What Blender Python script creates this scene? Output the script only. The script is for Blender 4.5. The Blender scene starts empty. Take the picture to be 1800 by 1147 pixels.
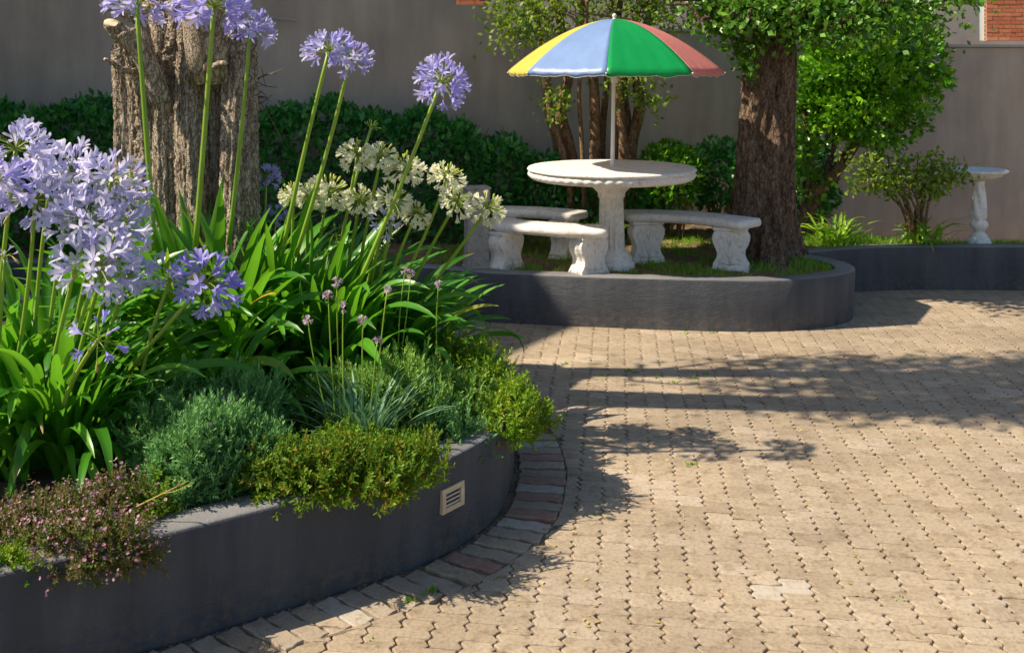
import bpy, math, random
import numpy as np
from mathutils import Vector, Matrix, Quaternion

# ------------------------------------------------------------------ camera, sky, sun, exposure
SC = bpy.context.scene
C = SC.collection
R = math.radians
H, F, CX, HY = 1.75, 1757.0, 900.0, 120.0          # eye height, focal length, principal column and horizon row (photo pixels)

cam = bpy.data.cameras.new('camera')
cam_o = bpy.data.objects.new('camera', cam); C.objects.link(cam_o)
cam_o.location = (0, 0, H); cam_o.rotation_euler = (R(90), 0, 0)
cam.sensor_width = 36; cam.lens = 36 * F / 1800
cam.shift_y = -(573.5 - HY) / 1800.0
cam.clip_start = 0.05; cam.clip_end = 300
cam.dof.use_dof = True; cam.dof.focus_distance = 4.2; cam.dof.aperture_fstop = 7.1
SC.camera = cam_o

SUN_EL, SUN_BACK = 47.0, -9.8                        # degrees; sun stands to the left, a touch in front
world = bpy.data.worlds.new('World'); SC.world = world; world.use_nodes = True
wn = world.node_tree
sky = wn.nodes.new('ShaderNodeTexSky'); sky.sky_type = 'NISHITA'; sky.sun_disc = False
sky.sun_elevation = R(SUN_EL); sky.sun_rotation = R(270 + SUN_BACK)
sky.air_density = 1.0; sky.dust_density = 1.0; sky.ozone_density = 1.0
bg = wn.nodes['Background']; bg.inputs['Strength'].default_value = 0.09
wn.links.new(sky.outputs[0], bg.inputs['Color'])

sun = bpy.data.lights.new('sun', 'SUN'); sun.energy = 5.0; sun.angle = R(0.55); sun.color = (1.0, 0.87, 0.68)
sun_o = bpy.data.objects.new('sun', sun); C.objects.link(sun_o)
travel = Vector((math.cos(R(SUN_EL)) * math.cos(R(SUN_BACK)), -math.cos(R(SUN_EL)) * math.sin(R(SUN_BACK)), -math.sin(R(SUN_EL))))
sun_o.rotation_euler = travel.to_track_quat('-Z', 'Y').to_euler(); sun_o.location = (-8, 4, 10)

SC.view_settings.view_transform = 'Standard'; SC.view_settings.look = 'None'
SC.view_settings.exposure = 0.55; SC.view_settings.gamma = 1.0
SC.render.engine = 'CYCLES'
SC.cycles.use_denoising = True
SC.cycles.max_bounces = 6; SC.cycles.diffuse_bounces = 3; SC.cycles.glossy_bounces = 2
SC.cycles.transmission_bounces = 3; SC.cycles.transparent_max_bounces = 6
SC.cycles.caustics_reflective = False; SC.cycles.caustics_refractive = False

rng = np.random.default_rng(7)
random.seed(7)

# ------------------------------------------------------------------ helpers
def W(px, py, d):
    return np.array([(px - CX) / F * d, d, H - (py - HY) / F * d])
def G(px, py, z=0.0):
    d = (H - z) * F / (py - HY)
    return np.array([(px - CX) / F * d, d, z])

def mesh_np(name, V, faces, mat=None, smooth=False, rnd=None, mats=None, midx=None):
    """faces: (m,k) int array or list of tuples"""
    me = bpy.data.meshes.new(name)
    V = np.asarray(V, dtype=np.float32)
    if isinstance(faces, np.ndarray):
        m, k = faces.shape
        me.vertices.add(len(V)); me.vertices.foreach_set('co', V.ravel())
        me.loops.add(m * k); me.loops.foreach_set('vertex_index', faces.astype(np.int32).ravel())
        me.polygons.add(m)
        me.polygons.foreach_set('loop_start', np.arange(0, m * k, k, dtype=np.int32))
        me.polygons.foreach_set('loop_total', np.full(m, k, dtype=np.int32))
    else:
        me.from_pydata([tuple(v) for v in V], [], [tuple(f) for f in faces])
    if smooth:
        me.polygons.foreach_set('use_smooth', np.ones(len(me.polygons), dtype=bool))
    for mm in (mats or ([mat] if mat else [])):
        me.materials.append(mm)
    if midx is not None:
        me.polygons.foreach_set('material_index', np.asarray(midx, dtype=np.int32))
    if rnd is not None:
        a = me.attributes.new('rnd', 'FLOAT', 'POINT'); a.data.foreach_set('value', np.asarray(rnd, dtype=np.float32))
    me.update(calc_edges=True)
    return me

def link(name, me, parent=None, loc=(0, 0, 0)):
    o = bpy.data.objects.new(name, me); C.objects.link(o); o.location = loc
    if parent is not None: o.parent = parent
    return o
def tag(o, label, cat, group=None):
    o['label'] = label; o['category'] = cat
    if group: o['group'] = group
    return o
def root(name, label, cat, loc=(0, 0, 0), group=None):
    return tag(link(name, None, None, loc), label, cat, group)
def struct(name, me, loc=(0, 0, 0)):
    o = link(name, me, None, loc); o['kind'] = 'structure'; return o

class MB:
    """collects shapes into one mesh"""
    def __init__(s): s.v = []; s.f = []
    def add(s, V, Fc):
        n = len(s.v); s.v.extend([tuple(map(float, p)) for p in V]); s.f.extend([tuple(int(i) + n for i in f) for f in Fc]); return s
    def box(s, c, size, rot=None):
        c = np.array(c, float); h = np.array(size, float) / 2
        P = np.array([[x, y, z] for z in (-1, 1) for y in (-1, 1) for x in (-1, 1)]) * h
        if rot is not None: P = P @ np.array(rot).T
        return s.add(P + c, [(0, 2, 3, 1), (4, 5, 7, 6), (0, 1, 5, 4), (2, 6, 7, 3), (0, 4, 6, 2), (1, 3, 7, 5)])
    def tube(s, pts, rad, n=8, cap=True):
        V, Fc = tube(pts, rad, n, cap); return s.add(V, Fc)
    def build(s, name, mat, parent=None, loc=(0, 0, 0), smooth=False, off=None):
        V = np.array(s.v)
        if off is not None: V = V - np.array(off)
        return link(name, mesh_np(name, V, s.f, mat, smooth), parent, loc)

def tube(pts, rad, n=8, cap=True):
    pts = np.array(pts, float); m = len(pts)
    rad = np.full(m, rad) if np.isscalar(rad) else np.array(rad, float)
    T = np.gradient(pts, axis=0); T /= np.linalg.norm(T, axis=1)[:, None] + 1e-9
    up = np.array([0, 0, 1.0]) if abs(T[0][2]) < 0.9 else np.array([1.0, 0, 0])
    V = []
    a = np.cross(T[0], up); a /= np.linalg.norm(a)
    for i in range(m):
        a = a - T[i] * np.dot(a, T[i]); a /= np.linalg.norm(a) + 1e-9
        b = np.cross(T[i], a)
        for k in range(n):
            t = 2 * math.pi * k / n
            V.append(pts[i] + rad[i] * (math.cos(t) * a + math.sin(t) * b))
    Fc = []
    for i in range(m - 1):
        for k in range(n):
            Fc.append((i * n + k, i * n + (k + 1) % n, (i + 1) * n + (k + 1) % n, (i + 1) * n + k))
    if cap:
        Fc.append(tuple(range(n))[::-1]); Fc.append(tuple((m - 1) * n + k for k in range(n)))
    return np.array(V), Fc

def catmull(P, n=8):
    P = np.array(P, float); out = []
    Q = np.vstack([2 * P[0] - P[1], P, 2 * P[-1] - P[-2]])
    for i in range(1, len(Q) - 2):
        p0, p1, p2, p3 = Q[i - 1], Q[i], Q[i + 1], Q[i + 2]
        for k in range(n):
            t = k / n
            out.append(0.5 * ((2 * p1) + (-p0 + p2) * t + (2 * p0 - 5 * p1 + 4 * p2 - p3) * t * t + (-p0 + 3 * p1 - 3 * p2 + p3) * t ** 3))
    out.append(P[-1]); return np.array(out)

def lathe(profile, n=64, rmod=None, zscale=1.0):
    """profile list of (r,z); rmod(theta,i,r,z)->r"""
    V = []; Fc = []
    m = len(profile)
    for i, (r, z) in enumerate(profile):
        for k in range(n):
            t = 2 * math.pi * k / n
            rr = rmod(t, i, r, z) if rmod else r
            V.append((rr * math.cos(t), rr * math.sin(t), z * zscale))
    for i in range(m - 1):
        for k in range(n):
            Fc.append((i * n + k, i * n + (k + 1) % n, (i + 1) * n + (k + 1) % n, (i + 1) * n + k))
    Fc.append(tuple(range(n))[::-1]); Fc.append(tuple((m - 1) * n + k for k in range(n)))
    return V, Fc

def rot_from_z(D, roll):
    """(N,3) unit dirs, (N,) roll -> (N,3,3) rotation matrices mapping +Z to D"""
    D = D / (np.linalg.norm(D, axis=1)[:, None] + 1e-9)
    up = np.where(np.abs(D[:, 2:3]) < 0.95, np.array([[0, 0, 1.0]]), np.array([[1.0, 0, 0]]))
    X = np.cross(up, D); X /= np.linalg.norm(X, axis=1)[:, None] + 1e-9
    Y = np.cross(D, X)
    c, s = np.cos(roll)[:, None], np.sin(roll)[:, None]
    X2 = X * c + Y * s; Y2 = -X * s + Y * c
    return np.stack([X2, Y2, D], axis=2)

def scatter(TV, TF, P, Rm, S, trnd=None, rr=None):
    """instance template (n,3)/(m,k) at P (N,3) with rotation Rm (N,3,3), scale S (N,) or (N,3) -> V,F,rnd"""
    N, n = len(P), len(TV)
    S = np.asarray(S, float)
    if S.ndim == 1: S = np.repeat(S[:, None], 3, 1)
    L = TV[None] * S[:, None, :]
    V = np.einsum('nij,nkj->nki', Rm, L) + P[:, None, :]
    Fc = TF[None] + (np.arange(N) * n)[:, None, None]
    rr = rng.random(N) if rr is None else rr
    rn = np.repeat(rr, n)
    if trnd is not None: rn = rn * 0.6 + np.tile(trnd, N) * 0.4
    return V.reshape(-1, 3), Fc.reshape(-1, TF.shape[1]), rn

def join_np(parts):
    Vs, Fs, Rs, n = [], [], [], 0
    for V, Fc, r in parts:
        Vs.append(V); Fs.append(Fc + n); Rs.append(r); n += len(V)
    return np.vstack(Vs), np.vstack(Fs), np.concatenate(Rs)

# ------------------------------------------------------------------ materials
def nodes(mat):
    mat.use_nodes = True
    nt = mat.node_tree
    return nt, nt.nodes['Principled BSDF'], nt.nodes['Material Output']
def N(nt, t, **kw):
    n = nt.nodes.new(t)
    for k, v in kw.items(): setattr(n, k, v)
    return n
def noise(nt, scale, detail=4, rough=0.55, coord='obj', stretch=None):
    tc = N(nt, 'ShaderNodeTexCoord')
    src = tc.outputs['Object'] if coord == 'obj' else N(nt, 'ShaderNodeNewGeometry').outputs['Position']
    if stretch is not None:
        mp = N(nt, 'ShaderNodeMapping'); mp.inputs['Scale'].default_value = stretch
        nt.links.new(src, mp.inputs['Vector']); src = mp.outputs[0]
    nz = N(nt, 'ShaderNodeTexNoise'); nz.inputs['Scale'].default_value = scale
    nz.inputs['Detail'].default_value = detail; nz.inputs['Roughness'].default_value = rough
    nt.links.new(src, nz.inputs['Vector'])
    return nz.outputs['Fac']
def ramp(nt, fac, stops):
    r = N(nt, 'ShaderNodeValToRGB')
    e = r.color_ramp.elements
    while len(e) < len(stops): e.new(0.5)
    for i, (p, c) in enumerate(stops):
        e[i].position = p; e[i].color = (*c, 1) if len(c) == 3 else c
    nt.links.new(fac, r.inputs[0]); return r.outputs[0]
def mixc(nt, a, b, fac, mode='MIX'):
    m = N(nt, 'ShaderNodeMix', data_type='RGBA', blend_type=mode)
    for s, v in ((m.inputs[0], fac), (m.inputs[6], a), (m.inputs[7], b)):
        if hasattr(v, 'is_linked') or isinstance(v, bpy.types.NodeSocket): nt.links.new(v, s)
        elif isinstance(v, (tuple, list)): s.default_value = (*v, 1) if len(v) == 3 else v
        else: s.default_value = v
    return m.outputs[2]
def bump(nt, bsdf, h, strength=0.3, dist=0.01):
    b = N(nt, 'ShaderNodeBump'); b.inputs['Strength'].default_value = strength; b.inputs['Distance'].default_value = dist
    nt.links.new(h, b.inputs['Height']); nt.links.new(b.outputs[0], bsdf.inputs['Normal']); return b
def rndval(nt):
    """per-piece random: joined pieces carry it as an attribute, single pieces as their object random"""
    at = N(nt, 'ShaderNodeAttribute', attribute_name='rnd'); oi = N(nt, 'ShaderNodeObjectInfo')
    ad = N(nt, 'ShaderNodeMath', operation='ADD'); nt.links.new(at.outputs['Fac'], ad.inputs[0]); nt.links.new(oi.outputs['Random'], ad.inputs[1])
    fr = N(nt, 'ShaderNodeMath', operation='FRACT'); nt.links.new(ad.outputs[0], fr.inputs[0])
    return fr.outputs[0]

def leaf_mat(name, stops, trans=(0.2, 0.45, 0.03), tfac=0.3, rough=0.42, spec=0.5, tips=False):
    m = bpy.data.materials.new(name); nt, b, out = nodes(m)
    col = ramp(nt, rndval(nt), stops)
    nz = noise(nt, 9, 2, coord='world')
    dk = mixc(nt, (0.75, 0.75, 0.75), (1.2, 1.2, 1.2), nz)
    col = mixc(nt, col, dk, 1.0, 'MULTIPLY')
    if tips:
        at = N(nt, 'ShaderNodeAttribute', attribute_name='along'); oi = N(nt, 'ShaderNodeObjectInfo')
        lo = N(nt, 'ShaderNodeMapRange'); nt.links.new(oi.outputs['Random'], lo.inputs['Value']); lo.inputs['To Min'].default_value = 0.90; lo.inputs['To Max'].default_value = 1.5
        gt = N(nt, 'ShaderNodeMath', operation='SUBTRACT'); nt.links.new(at.outputs['Fac'], gt.inputs[0]); nt.links.new(lo.outputs[0], gt.inputs[1])
        mk = N(nt, 'ShaderNodeMath', operation='MULTIPLY'); mk.use_clamp = True; nt.links.new(gt.outputs[0], mk.inputs[0]); mk.inputs[1].default_value = 14
        col = mixc(nt, col, (0.34, 0.20, 0.06), mk.outputs[0])
        rib = N(nt, 'ShaderNodeAttribute', attribute_name='across')
        col = mixc(nt, col, ramp(nt, rib.outputs['Fac'], [(0.0, (1.35, 1.30, 1.1)), (0.35, (1, 1, 1))]), 0.6, 'MULTIPLY')
    nt.links.new(col, b.inputs['Base Color'])
    b.inputs['Roughness'].default_value = rough; b.inputs['Specular IOR Level'].default_value = spec
    tr = N(nt, 'ShaderNodeBsdfTranslucent')
    tcol = mixc(nt, col, trans, 0.6)
    nt.links.new(tcol, tr.inputs['Color'])
    mx = N(nt, 'ShaderNodeMixShader'); mx.inputs[0].default_value = tfac
    nt.links.new(b.outputs[0], mx.inputs[1]); nt.links.new(tr.outputs[0], mx.inputs[2])
    nt.links.new(mx.outputs[0], out.inputs['Surface'])
    return m

def plain(name, col, rough=0.6, col2=None, scale=6, bstr=0.0, bscale=40, metal=0.0, detail=4, coord='obj', stretch=None, spec=0.5):
    m = bpy.data.materials.new(name); nt, b, out = nodes(m)
    if col2 is not None:
        c = ramp(nt, noise(nt, scale, detail, coord=coord, stretch=stretch), [(0.3, col), (0.7, col2)])
        nt.links.new(c, b.inputs['Base Color'])
    else:
        b.inputs['Base Color'].default_value = (*col, 1)
    b.inputs['Roughness'].default_value = rough; b.inputs['Metallic'].default_value = metal
    b.inputs['Specular IOR Level'].default_value = spec
    if bstr: bump(nt, b, noise(nt, bscale, 5, 0.6, coord=coord, stretch=stretch), bstr, 0.008)
    return m

M = {}
def paver_mat(name, tint=None, amount=0.0):
    m = bpy.data.materials.new(name); nt, b, out = nodes(m)
    base = ramp(nt, rndval(nt), [(0.0, (0.342, 0.276, 0.198)), (0.25, (0.388, 0.316, 0.230)), (0.85, (0.418, 0.344, 0.255)), (1.0, (0.470, 0.394, 0.308))])
    big = ramp(nt, noise(nt, 1.3, 3, coord='world'), [(0.3, (0.80, 0.79, 0.79)), (0.7, (1.10, 1.08, 1.05))])
    c = mixc(nt, base, big, 1.0, 'MULTIPLY')
    fine = ramp(nt, noise(nt, 70, 6, 0.7, coord='world'), [(0.32, (0.70, 0.66, 0.60)), (0.5, (1, 1, 1)), (0.72, (1.16, 1.15, 1.12))])
    c = mixc(nt, c, fine, 1.0, 'MULTIPLY')
    stain = ramp(nt, noise(nt, 14, 5, 0.7, coord='world'), [(0.50, (1, 1, 1)), (0.70, (0.58, 0.52, 0.45))])
    c = mixc(nt, c, stain, 0.8, 'MULTIPLY')
    if tint:
        wear = ramp(nt, noise(nt, 30, 5, 0.65, coord='world'), [(0.36, (0.25, 0.25, 0.25)), (0.5, (1, 1, 1))])
        mu = N(nt, 'ShaderNodeMath', operation='MULTIPLY'); nt.links.new(wear, mu.inputs[0]); mu.inputs[1].default_value = amount
        c = mixc(nt, c, tint, mu.outputs[0])
    nt.links.new(c, b.inputs['Base Color'])
    b.inputs['Roughness'].default_value = 0.85; b.inputs['Specular IOR Level'].default_value = 0.25
    h = N(nt, 'ShaderNodeMath', operation='ADD')
    nt.links.new(noise(nt, 160, 4, 0.7, coord='world'), h.inputs[0]); nt.links.new(noise(nt, 28, 4, 0.6, coord='world'), h.inputs[1])
    bump(nt, b, h.outputs[0], 0.55, 0.004)
    return m
M['paver'] = paver_mat('sandy_paver')
M['paver_red'] = paver_mat('red_painted_paver', (0.33, 0.145, 0.122), 0.60)
M['paver_white'] = paver_mat('white_painted_paver', (0.52, 0.48, 0.42), 0.6)
M['paver_grey'] = paver_mat('grey_paver', (0.33, 0.295, 0.245), 0.35)
M['sand'] = plain('joint_sand', (0.16, 0.115, 0.07), 0.95, (0.30, 0.225, 0.135), 9, 0.6, 60, coord='world')
M['pebble'] = plain('rubble', (0.14, 0.115, 0.09), 0.9, (0.27, 0.225, 0.175), 20, 0.3, 50)

def plaster(name, a, bcol, bstr=0.35, streak=0.5):
    m = bpy.data.materials.new(name); nt, b, out = nodes(m)
    c = ramp(nt, noise(nt, 2.2, 5, coord='world'), [(0.3, a), (0.72, bcol)])
    st = ramp(nt, noise(nt, 5, 4, 0.6, coord='world', stretch=(1, 1, 0.18)), [(0.35, (0.86, 0.86, 0.86)), (0.65, (1.1, 1.1, 1.1))])
    c = mixc(nt, c, st, streak, 'MULTIPLY')
    pt = ramp(nt, noise(nt, 0.9, 3, 0.5, coord='world'), [(0.40, (0.88, 0.88, 0.89)), (0.50, (1, 1, 1)), (0.62, (1.07, 1.06, 1.04))])
    c = mixc(nt, c, pt, 1.0, 'MULTIPLY')
    sp = ramp(nt, noise(nt, 55, 5, 0.75, coord='world'), [(0.62, (1, 1, 1)), (0.8, (1.7, 1.65, 1.55))])
    c = mixc(nt, c, sp, 0.5, 'MULTIPLY')
    nt.links.new(c, b.inputs['Base Color']); b.inputs['Roughness'].default_value = 0.72; b.inputs['Specular IOR Level'].default_value = 0.35
    h = N(nt, 'ShaderNodeMath', operation='ADD')
    nt.links.new(noise(nt, 120, 5, 0.65, coord='world'), h.inputs[0]); nt.links.new(noise(nt, 18, 3, coord='world'), h.inputs[1])
    bump(nt, b, h.outputs[0], bstr, 0.006)
    return m
def painted_planter(name):
    m = bpy.data.materials.new(name); nt, b, out = nodes(m)
    c = ramp(nt, noise(nt, 2.4, 6, 0.6, coord='world'), [(0.3, (0.050, 0.058, 0.074)), (0.7, (0.074, 0.082, 0.098))])
    st = ramp(nt, noise(nt, 7, 5, 0.65, coord='world', stretch=(1, 1, 0.12)), [(0.42, (0.9, 0.9, 0.9)), (0.72, (1.8, 1.72, 1.6))])
    c = mixc(nt, c, st, 0.7, 'MULTIPLY')
    geo = N(nt, 'ShaderNodeNewGeometry'); sx_ = N(nt, 'ShaderNodeSeparateXYZ'); nt.links.new(geo.outputs['Position'], sx_.inputs[0])
    mr = N(nt, 'ShaderNodeMapRange'); mr.inputs['From Min'].default_value = 0.0; mr.inputs['From Max'].default_value = 0.15; mr.inputs['To Min'].default_value = 0.9; mr.inputs['To Max'].default_value = 0.0
    nt.links.new(sx_.outputs['Z'], mr.inputs['Value'])
    sp = ramp(nt, noise(nt, 26, 6, 0.7, coord='world'), [(0.45, (0, 0, 0)), (0.65, (1, 1, 1))])
    mu = N(nt, 'ShaderNodeMath', operation='MULTIPLY'); nt.links.new(mr.outputs[0], mu.inputs[0]); nt.links.new(sp, mu.inputs[1])
    c = mixc(nt, c, (0.16, 0.125, 0.09), mu.outputs[0])                     # sand splashed on the foot of the wall
    sc_ = ramp(nt, noise(nt, 90, 4, 0.8, coord='world'), [(0.70, (0, 0, 0)), (0.76, (1, 1, 1))])
    c = mixc(nt, c, (0.20, 0.20, 0.20), mixc(nt, (0, 0, 0), sc_, 0.6))      # small scuffs
    nt.links.new(c, b.inputs['Base Color']); b.inputs['Roughness'].default_value = 0.6; b.inputs['Specular IOR Level'].default_value = 0.4
    h = N(nt, 'ShaderNodeMath', operation='ADD'); h2 = N(nt, 'ShaderNodeMath', operation='ADD')
    nt.links.new(noise(nt, 110, 5, 0.65, coord='world', stretch=(1, 1, 1.8)), h.inputs[0]); nt.links.new(noise(nt, 14, 4, 0.6, coord='world', stretch=(1, 1, 2.2)), h2.inputs[0])
    nt.links.new(noise(nt, 4, 2, coord='world'), h2.inputs[1]); nt.links.new(h2.outputs[0], h.inputs[1])
    bump(nt, b, h.outputs[0], 0.75, 0.010)
    return m
M['planter'] = painted_planter('charcoal_planter_paint')
M['rimtop'] = plaster('pale_planter_top', (0.14, 0.14, 0.145), (0.26, 0.255, 0.25), 0.5)  # planter tops get a paler tone than the wall faces
M['wall'] = plaster('taupe_wall_plaster', (0.41, 0.338, 0.277), (0.50, 0.415, 0.342), 0.35, 0.9)
M['wall_light'] = plaster('light_render', (0.36, 0.32, 0.29), (0.42, 0.38, 0.34), 0.25)
M['soil'] = plain('soil', (0.030, 0.020, 0.012), 0.95, (0.085, 0.055, 0.032), 14, 0.9, 45, coord='world')
M['mulch'] = plain('dry_soil', (0.10, 0.062, 0.030), 0.95, (0.27, 0.18, 0.09), 11, 0.9, 55, coord='world')

def cement(name, a, b2, dirt):
    m = bpy.data.materials.new(name); nt, b, out = nodes(m)
    c = ramp(nt, noise(nt, 9, 5, 0.65), [(0.3, a), (0.7, b2)])
    d = ramp(nt, noise(nt, 26, 6, 0.75), [(0.50, (1, 1, 1)), (0.70, dirt)])
    c = mixc(nt, c, d, 0.85, 'MULTIPLY')
    ao = N(nt, 'ShaderNodeNewGeometry')
    nt.links.new(c, b.inputs['Base Color']); b.inputs['Roughness'].default_value = 0.82; b.inputs['Specular IOR Level'].default_value = 0.25
    h = N(nt, 'ShaderNodeMath', operation='ADD')
    nt.links.new(noise(nt, 90, 5, 0.7), h.inputs[0]); nt.links.new(noise(nt, 25, 3), h.inputs[1])
    bump(nt, b, h.outputs[0], 0.6, 0.006)
    return m
M['cement'] = cement('weathered_white_cement', (0.76, 0.72, 0.66), (0.88, 0.85, 0.80), (0.62, 0.56, 0.48))
M['cement_grey'] = cement('grey_cement', (0.30, 0.285, 0.26), (0.44, 0.42, 0.385), (0.55, 0.5, 0.45))
M['bath'] = cement('white_painted_cement', (0.72, 0.72, 0.70), (0.86, 0.86, 0.84), (0.6, 0.56, 0.5))

def bark(name, a, b2, dark, sc=9, st=(1, 1, 0.22), bs=0.9):
    m = bpy.data.materials.new(name); nt, b, out = nodes(m)
    g = noise(nt, sc, 8, 0.72, coord='world', stretch=st)
    c = ramp(nt, g, [(0.28, dark), (0.45, a), (0.72, b2)])
    sp = ramp(nt, noise(nt, 38, 5, 0.75, coord='world', stretch=(1, 1, 0.5)), [(0.36, (0.45, 0.40, 0.36)), (0.55, (1, 1, 1)), (0.75, (1.35, 1.3, 1.2))])
    c = mixc(nt, c, sp, 0.9, 'MULTIPLY')
    nt.links.new(c, b.inputs['Base Color']); b.inputs['Roughness'].default_value = 0.9; b.inputs['Specular IOR Level'].default_value = 0.2
    vz = N(nt, 'ShaderNodeTexVoronoi', feature='DISTANCE_TO_EDGE'); vz.inputs['Scale'].default_value = sc * 2.6
    geo = N(nt, 'ShaderNodeNewGeometry'); mp = N(nt, 'ShaderNodeMapping'); mp.inputs['Scale'].default_value = (1, 1, 0.30)
    wob = N(nt, 'ShaderNodeMix', data_type='VECTOR'); nz = N(nt, 'ShaderNodeTexNoise'); nz.inputs['Scale'].default_value = 22
    nt.links.new(geo.outputs['Position'], nz.inputs['Vector']); ad = N(nt, 'ShaderNodeVectorMath', operation='MULTIPLY_ADD'); ad.inputs[1].default_value = (.05, .05, .10)
    nt.links.new(nz.outputs['Color'], ad.inputs[0]); nt.links.new(geo.outputs['Position'], ad.inputs[2]); nt.links.new(ad.outputs[0], mp.inputs['Vector']); nt.links.new(mp.outputs[0], vz.inputs['Vector'])
    crack = ramp(nt, vz.outputs['Distance'], [(0.0, (0.30, 0.26, 0.22)), (0.10, (1, 1, 1))])
    c = mixc(nt, c, crack, 0.8, 'MULTIPLY'); nt.links.new(c, b.inputs['Base Color'])
    cl = N(nt, 'ShaderNodeMath', operation='MINIMUM'); nt.links.new(vz.outputs['Distance'], cl.inputs[0]); cl.inputs[1].default_value = 0.12
    h = N(nt, 'ShaderNodeMath', operation='ADD'); h3 = N(nt, 'ShaderNodeMath', operation='MULTIPLY_ADD'); h3.inputs[1].default_value = 5.0
    nt.links.new(cl.outputs[0], h3.inputs[0]); nt.links.new(g, h3.inputs[2])
    nt.links.new(h3.outputs[0], h.inputs[0]); nt.links.new(noise(nt, 55, 6, 0.75, coord='world', stretch=(1, 1, 0.55)), h.inputs[1])
    bump(nt, b, h.outputs[0], bs, 0.02)
    return m
M['bark_stump'] = bark('stump_bark', (0.52, 0.43, 0.325), (0.72, 0.63, 0.50), (0.22, 0.165, 0.12), 20, (1, 1, 0.22), 0.85)
M['bark_dark'] = bark('dark_bark', (0.19, 0.13, 0.09), (0.38, 0.28, 0.205), (0.055, 0.036, 0.025), 13, (1, 1, 0.45), 0.8)
M['bark_tan'] = bark('tan_bark', (0.24, 0.15, 0.085), (0.40, 0.27, 0.165), (0.10, 0.06, 0.035), 16, (1, 1, 0.2), 0.5)
M['wood_cut'] = plain('sawn_wood', (0.42, 0.31, 0.2), 0.85, (0.6, 0.48, 0.34), 25, 0.4, 60)
M['twig'] = plain('twig', (0.16, 0.095, 0.055), 0.85, (0.28, 0.18, 0.11), 20)

M['aga_leaf'] = leaf_mat('agapanthus_leaf', [(0.0, (0.030, 0.145, 0.010)), (0.4, (0.055, 0.23, 0.014)), (0.8, (0.10, 0.33, 0.020)), (0.985, (0.15, 0.38, 0.03)), (1.0, (0.42, 0.28, 0.03))], (0.28, 0.68, 0.03), 0.36, 0.36, 0.5, True)
M['yellow_leaf'] = leaf_mat('yellowed_leaf', [(0.0, (0.62, 0.34, 0.02)), (1.0, (0.70, 0.42, 0.03))], (0.7, 0.4, 0.02), 0.3, 0.5)
M['stalk'] = leaf_mat('flower_stalk', [(0.0, (0.25, 0.43, 0.035)), (1.0, (0.37, 0.52, 0.07))], (0.4, 0.6, 0.05), 0.22, 0.4)
M['pedicel'] = leaf_mat('pedicel', [(0.0, (0.30, 0.42, 0.05)), (1.0, (0.44, 0.52, 0.12))], (0.5, 0.6, 0.1), 0.3, 0.5)
M['petal_blue'] = leaf_mat('lilac_blue_petal', [(0.0, (0.42, 0.38, 0.86)), (0.5, (0.55, 0.52, 0.92)), (1.0, (0.74, 0.72, 0.95))], (0.68, 0.62, 1.0), 0.45, 0.5, 0.3)
M['petal_pale'] = leaf_mat('pale_lilac_petal', [(0.0, (0.55, 0.53, 0.88)), (0.5, (0.69, 0.67, 0.93)), (1.0, (0.84, 0.82, 0.96))], (0.80, 0.77, 1.0), 0.45, 0.5, 0.3)
M['petal_violet'] = leaf_mat('violet_blue_petal', [(0.0, (0.30, 0.25, 0.80)), (0.5, (0.42, 0.38, 0.88)), (1.0, (0.62, 0.58, 0.93))], (0.55, 0.5, 1.0), 0.42, 0.5, 0.3)
M['petal_white'] = leaf_mat('cream_white_petal', [(0.0, (0.86, 0.88, 0.58)), (0.5, (0.92, 0.92, 0.72)), (1.0, (0.93, 0.92, 0.82))], (1.0, 1.0, 0.74), 0.50, 0.5, 0.3)
M['bud_green'] = leaf_mat('green_bud', [(0.0, (0.52, 0.62, 0.09)), (1.0, (0.72, 0.76, 0.20))], (0.75, 0.85, 0.15), 0.35, 0.5)
M['bud_wilt'] = leaf_mat('wilted_bud', [(0.0, (0.45, 0.33, 0.10)), (1.0, (0.62, 0.50, 0.16))], (0.6, 0.5, 0.1), 0.25, 0.6)
M['petal_pink'] = leaf_mat('pink_petal', [(0.0, (0.40, 0.17, 0.30)), (0.6, (0.55, 0.29, 0.42)), (1.0, (0.66, 0.44, 0.48))], (0.8, 0.5, 0.6), 0.3, 0.6, 0.2)
M['petal_mauve'] = leaf_mat('mauve_petal', [(0.0, (0.52, 0.36, 0.50)), (1.0, (0.70, 0.56, 0.66))], (0.8, 0.6, 0.8), 0.3, 0.6, 0.2)
M['lav'] = leaf_mat('grey_green_needle', [(0.0, (0.11, 0.28, 0.085)), (0.6, (0.19, 0.42, 0.13)), (1.0, (0.31, 0.53, 0.16))], (0.25, 0.5, 0.15), 0.25, 0.6, 0.3)
M['lav_light'] = leaf_mat('light_green_needle', [(0.0, (0.13, 0.30, 0.055)), (0.6, (0.23, 0.42, 0.075)), (1.0, (0.34, 0.52, 0.10))], (0.35, 0.55, 0.1), 0.25, 0.6, 0.3)
M['gold'] = leaf_mat('golden_green_foliage', [(0.0, (0.07, 0.19, 0.014)), (0.55, (0.14, 0.28, 0.018)), (0.85, (0.27, 0.30, 0.02)), (1.0, (0.38, 0.18, 0.03))], (0.4, 0.42, 0.03), 0.28, 0.55, 0.3)
M['fresh'] = leaf_mat('fresh_green_foliage', [(0.0, (0.08, 0.22, 0.012)), (0.5, (0.18, 0.35, 0.018)), (0.92, (0.31, 0.43, 0.03)), (1.0, (0.36, 0.27, 0.04))], (0.35, 0.5, 0.03), 0.28, 0.55, 0.3)
M['erica'] = leaf_mat('dark_fine_foliage', [(0.0, (0.06, 0.12, 0.018)), (0.6, (0.14, 0.19, 0.03)), (1.0, (0.30, 0.14, 0.07))], (0.2, 0.25, 0.04), 0.22, 0.6, 0.3)
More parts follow.
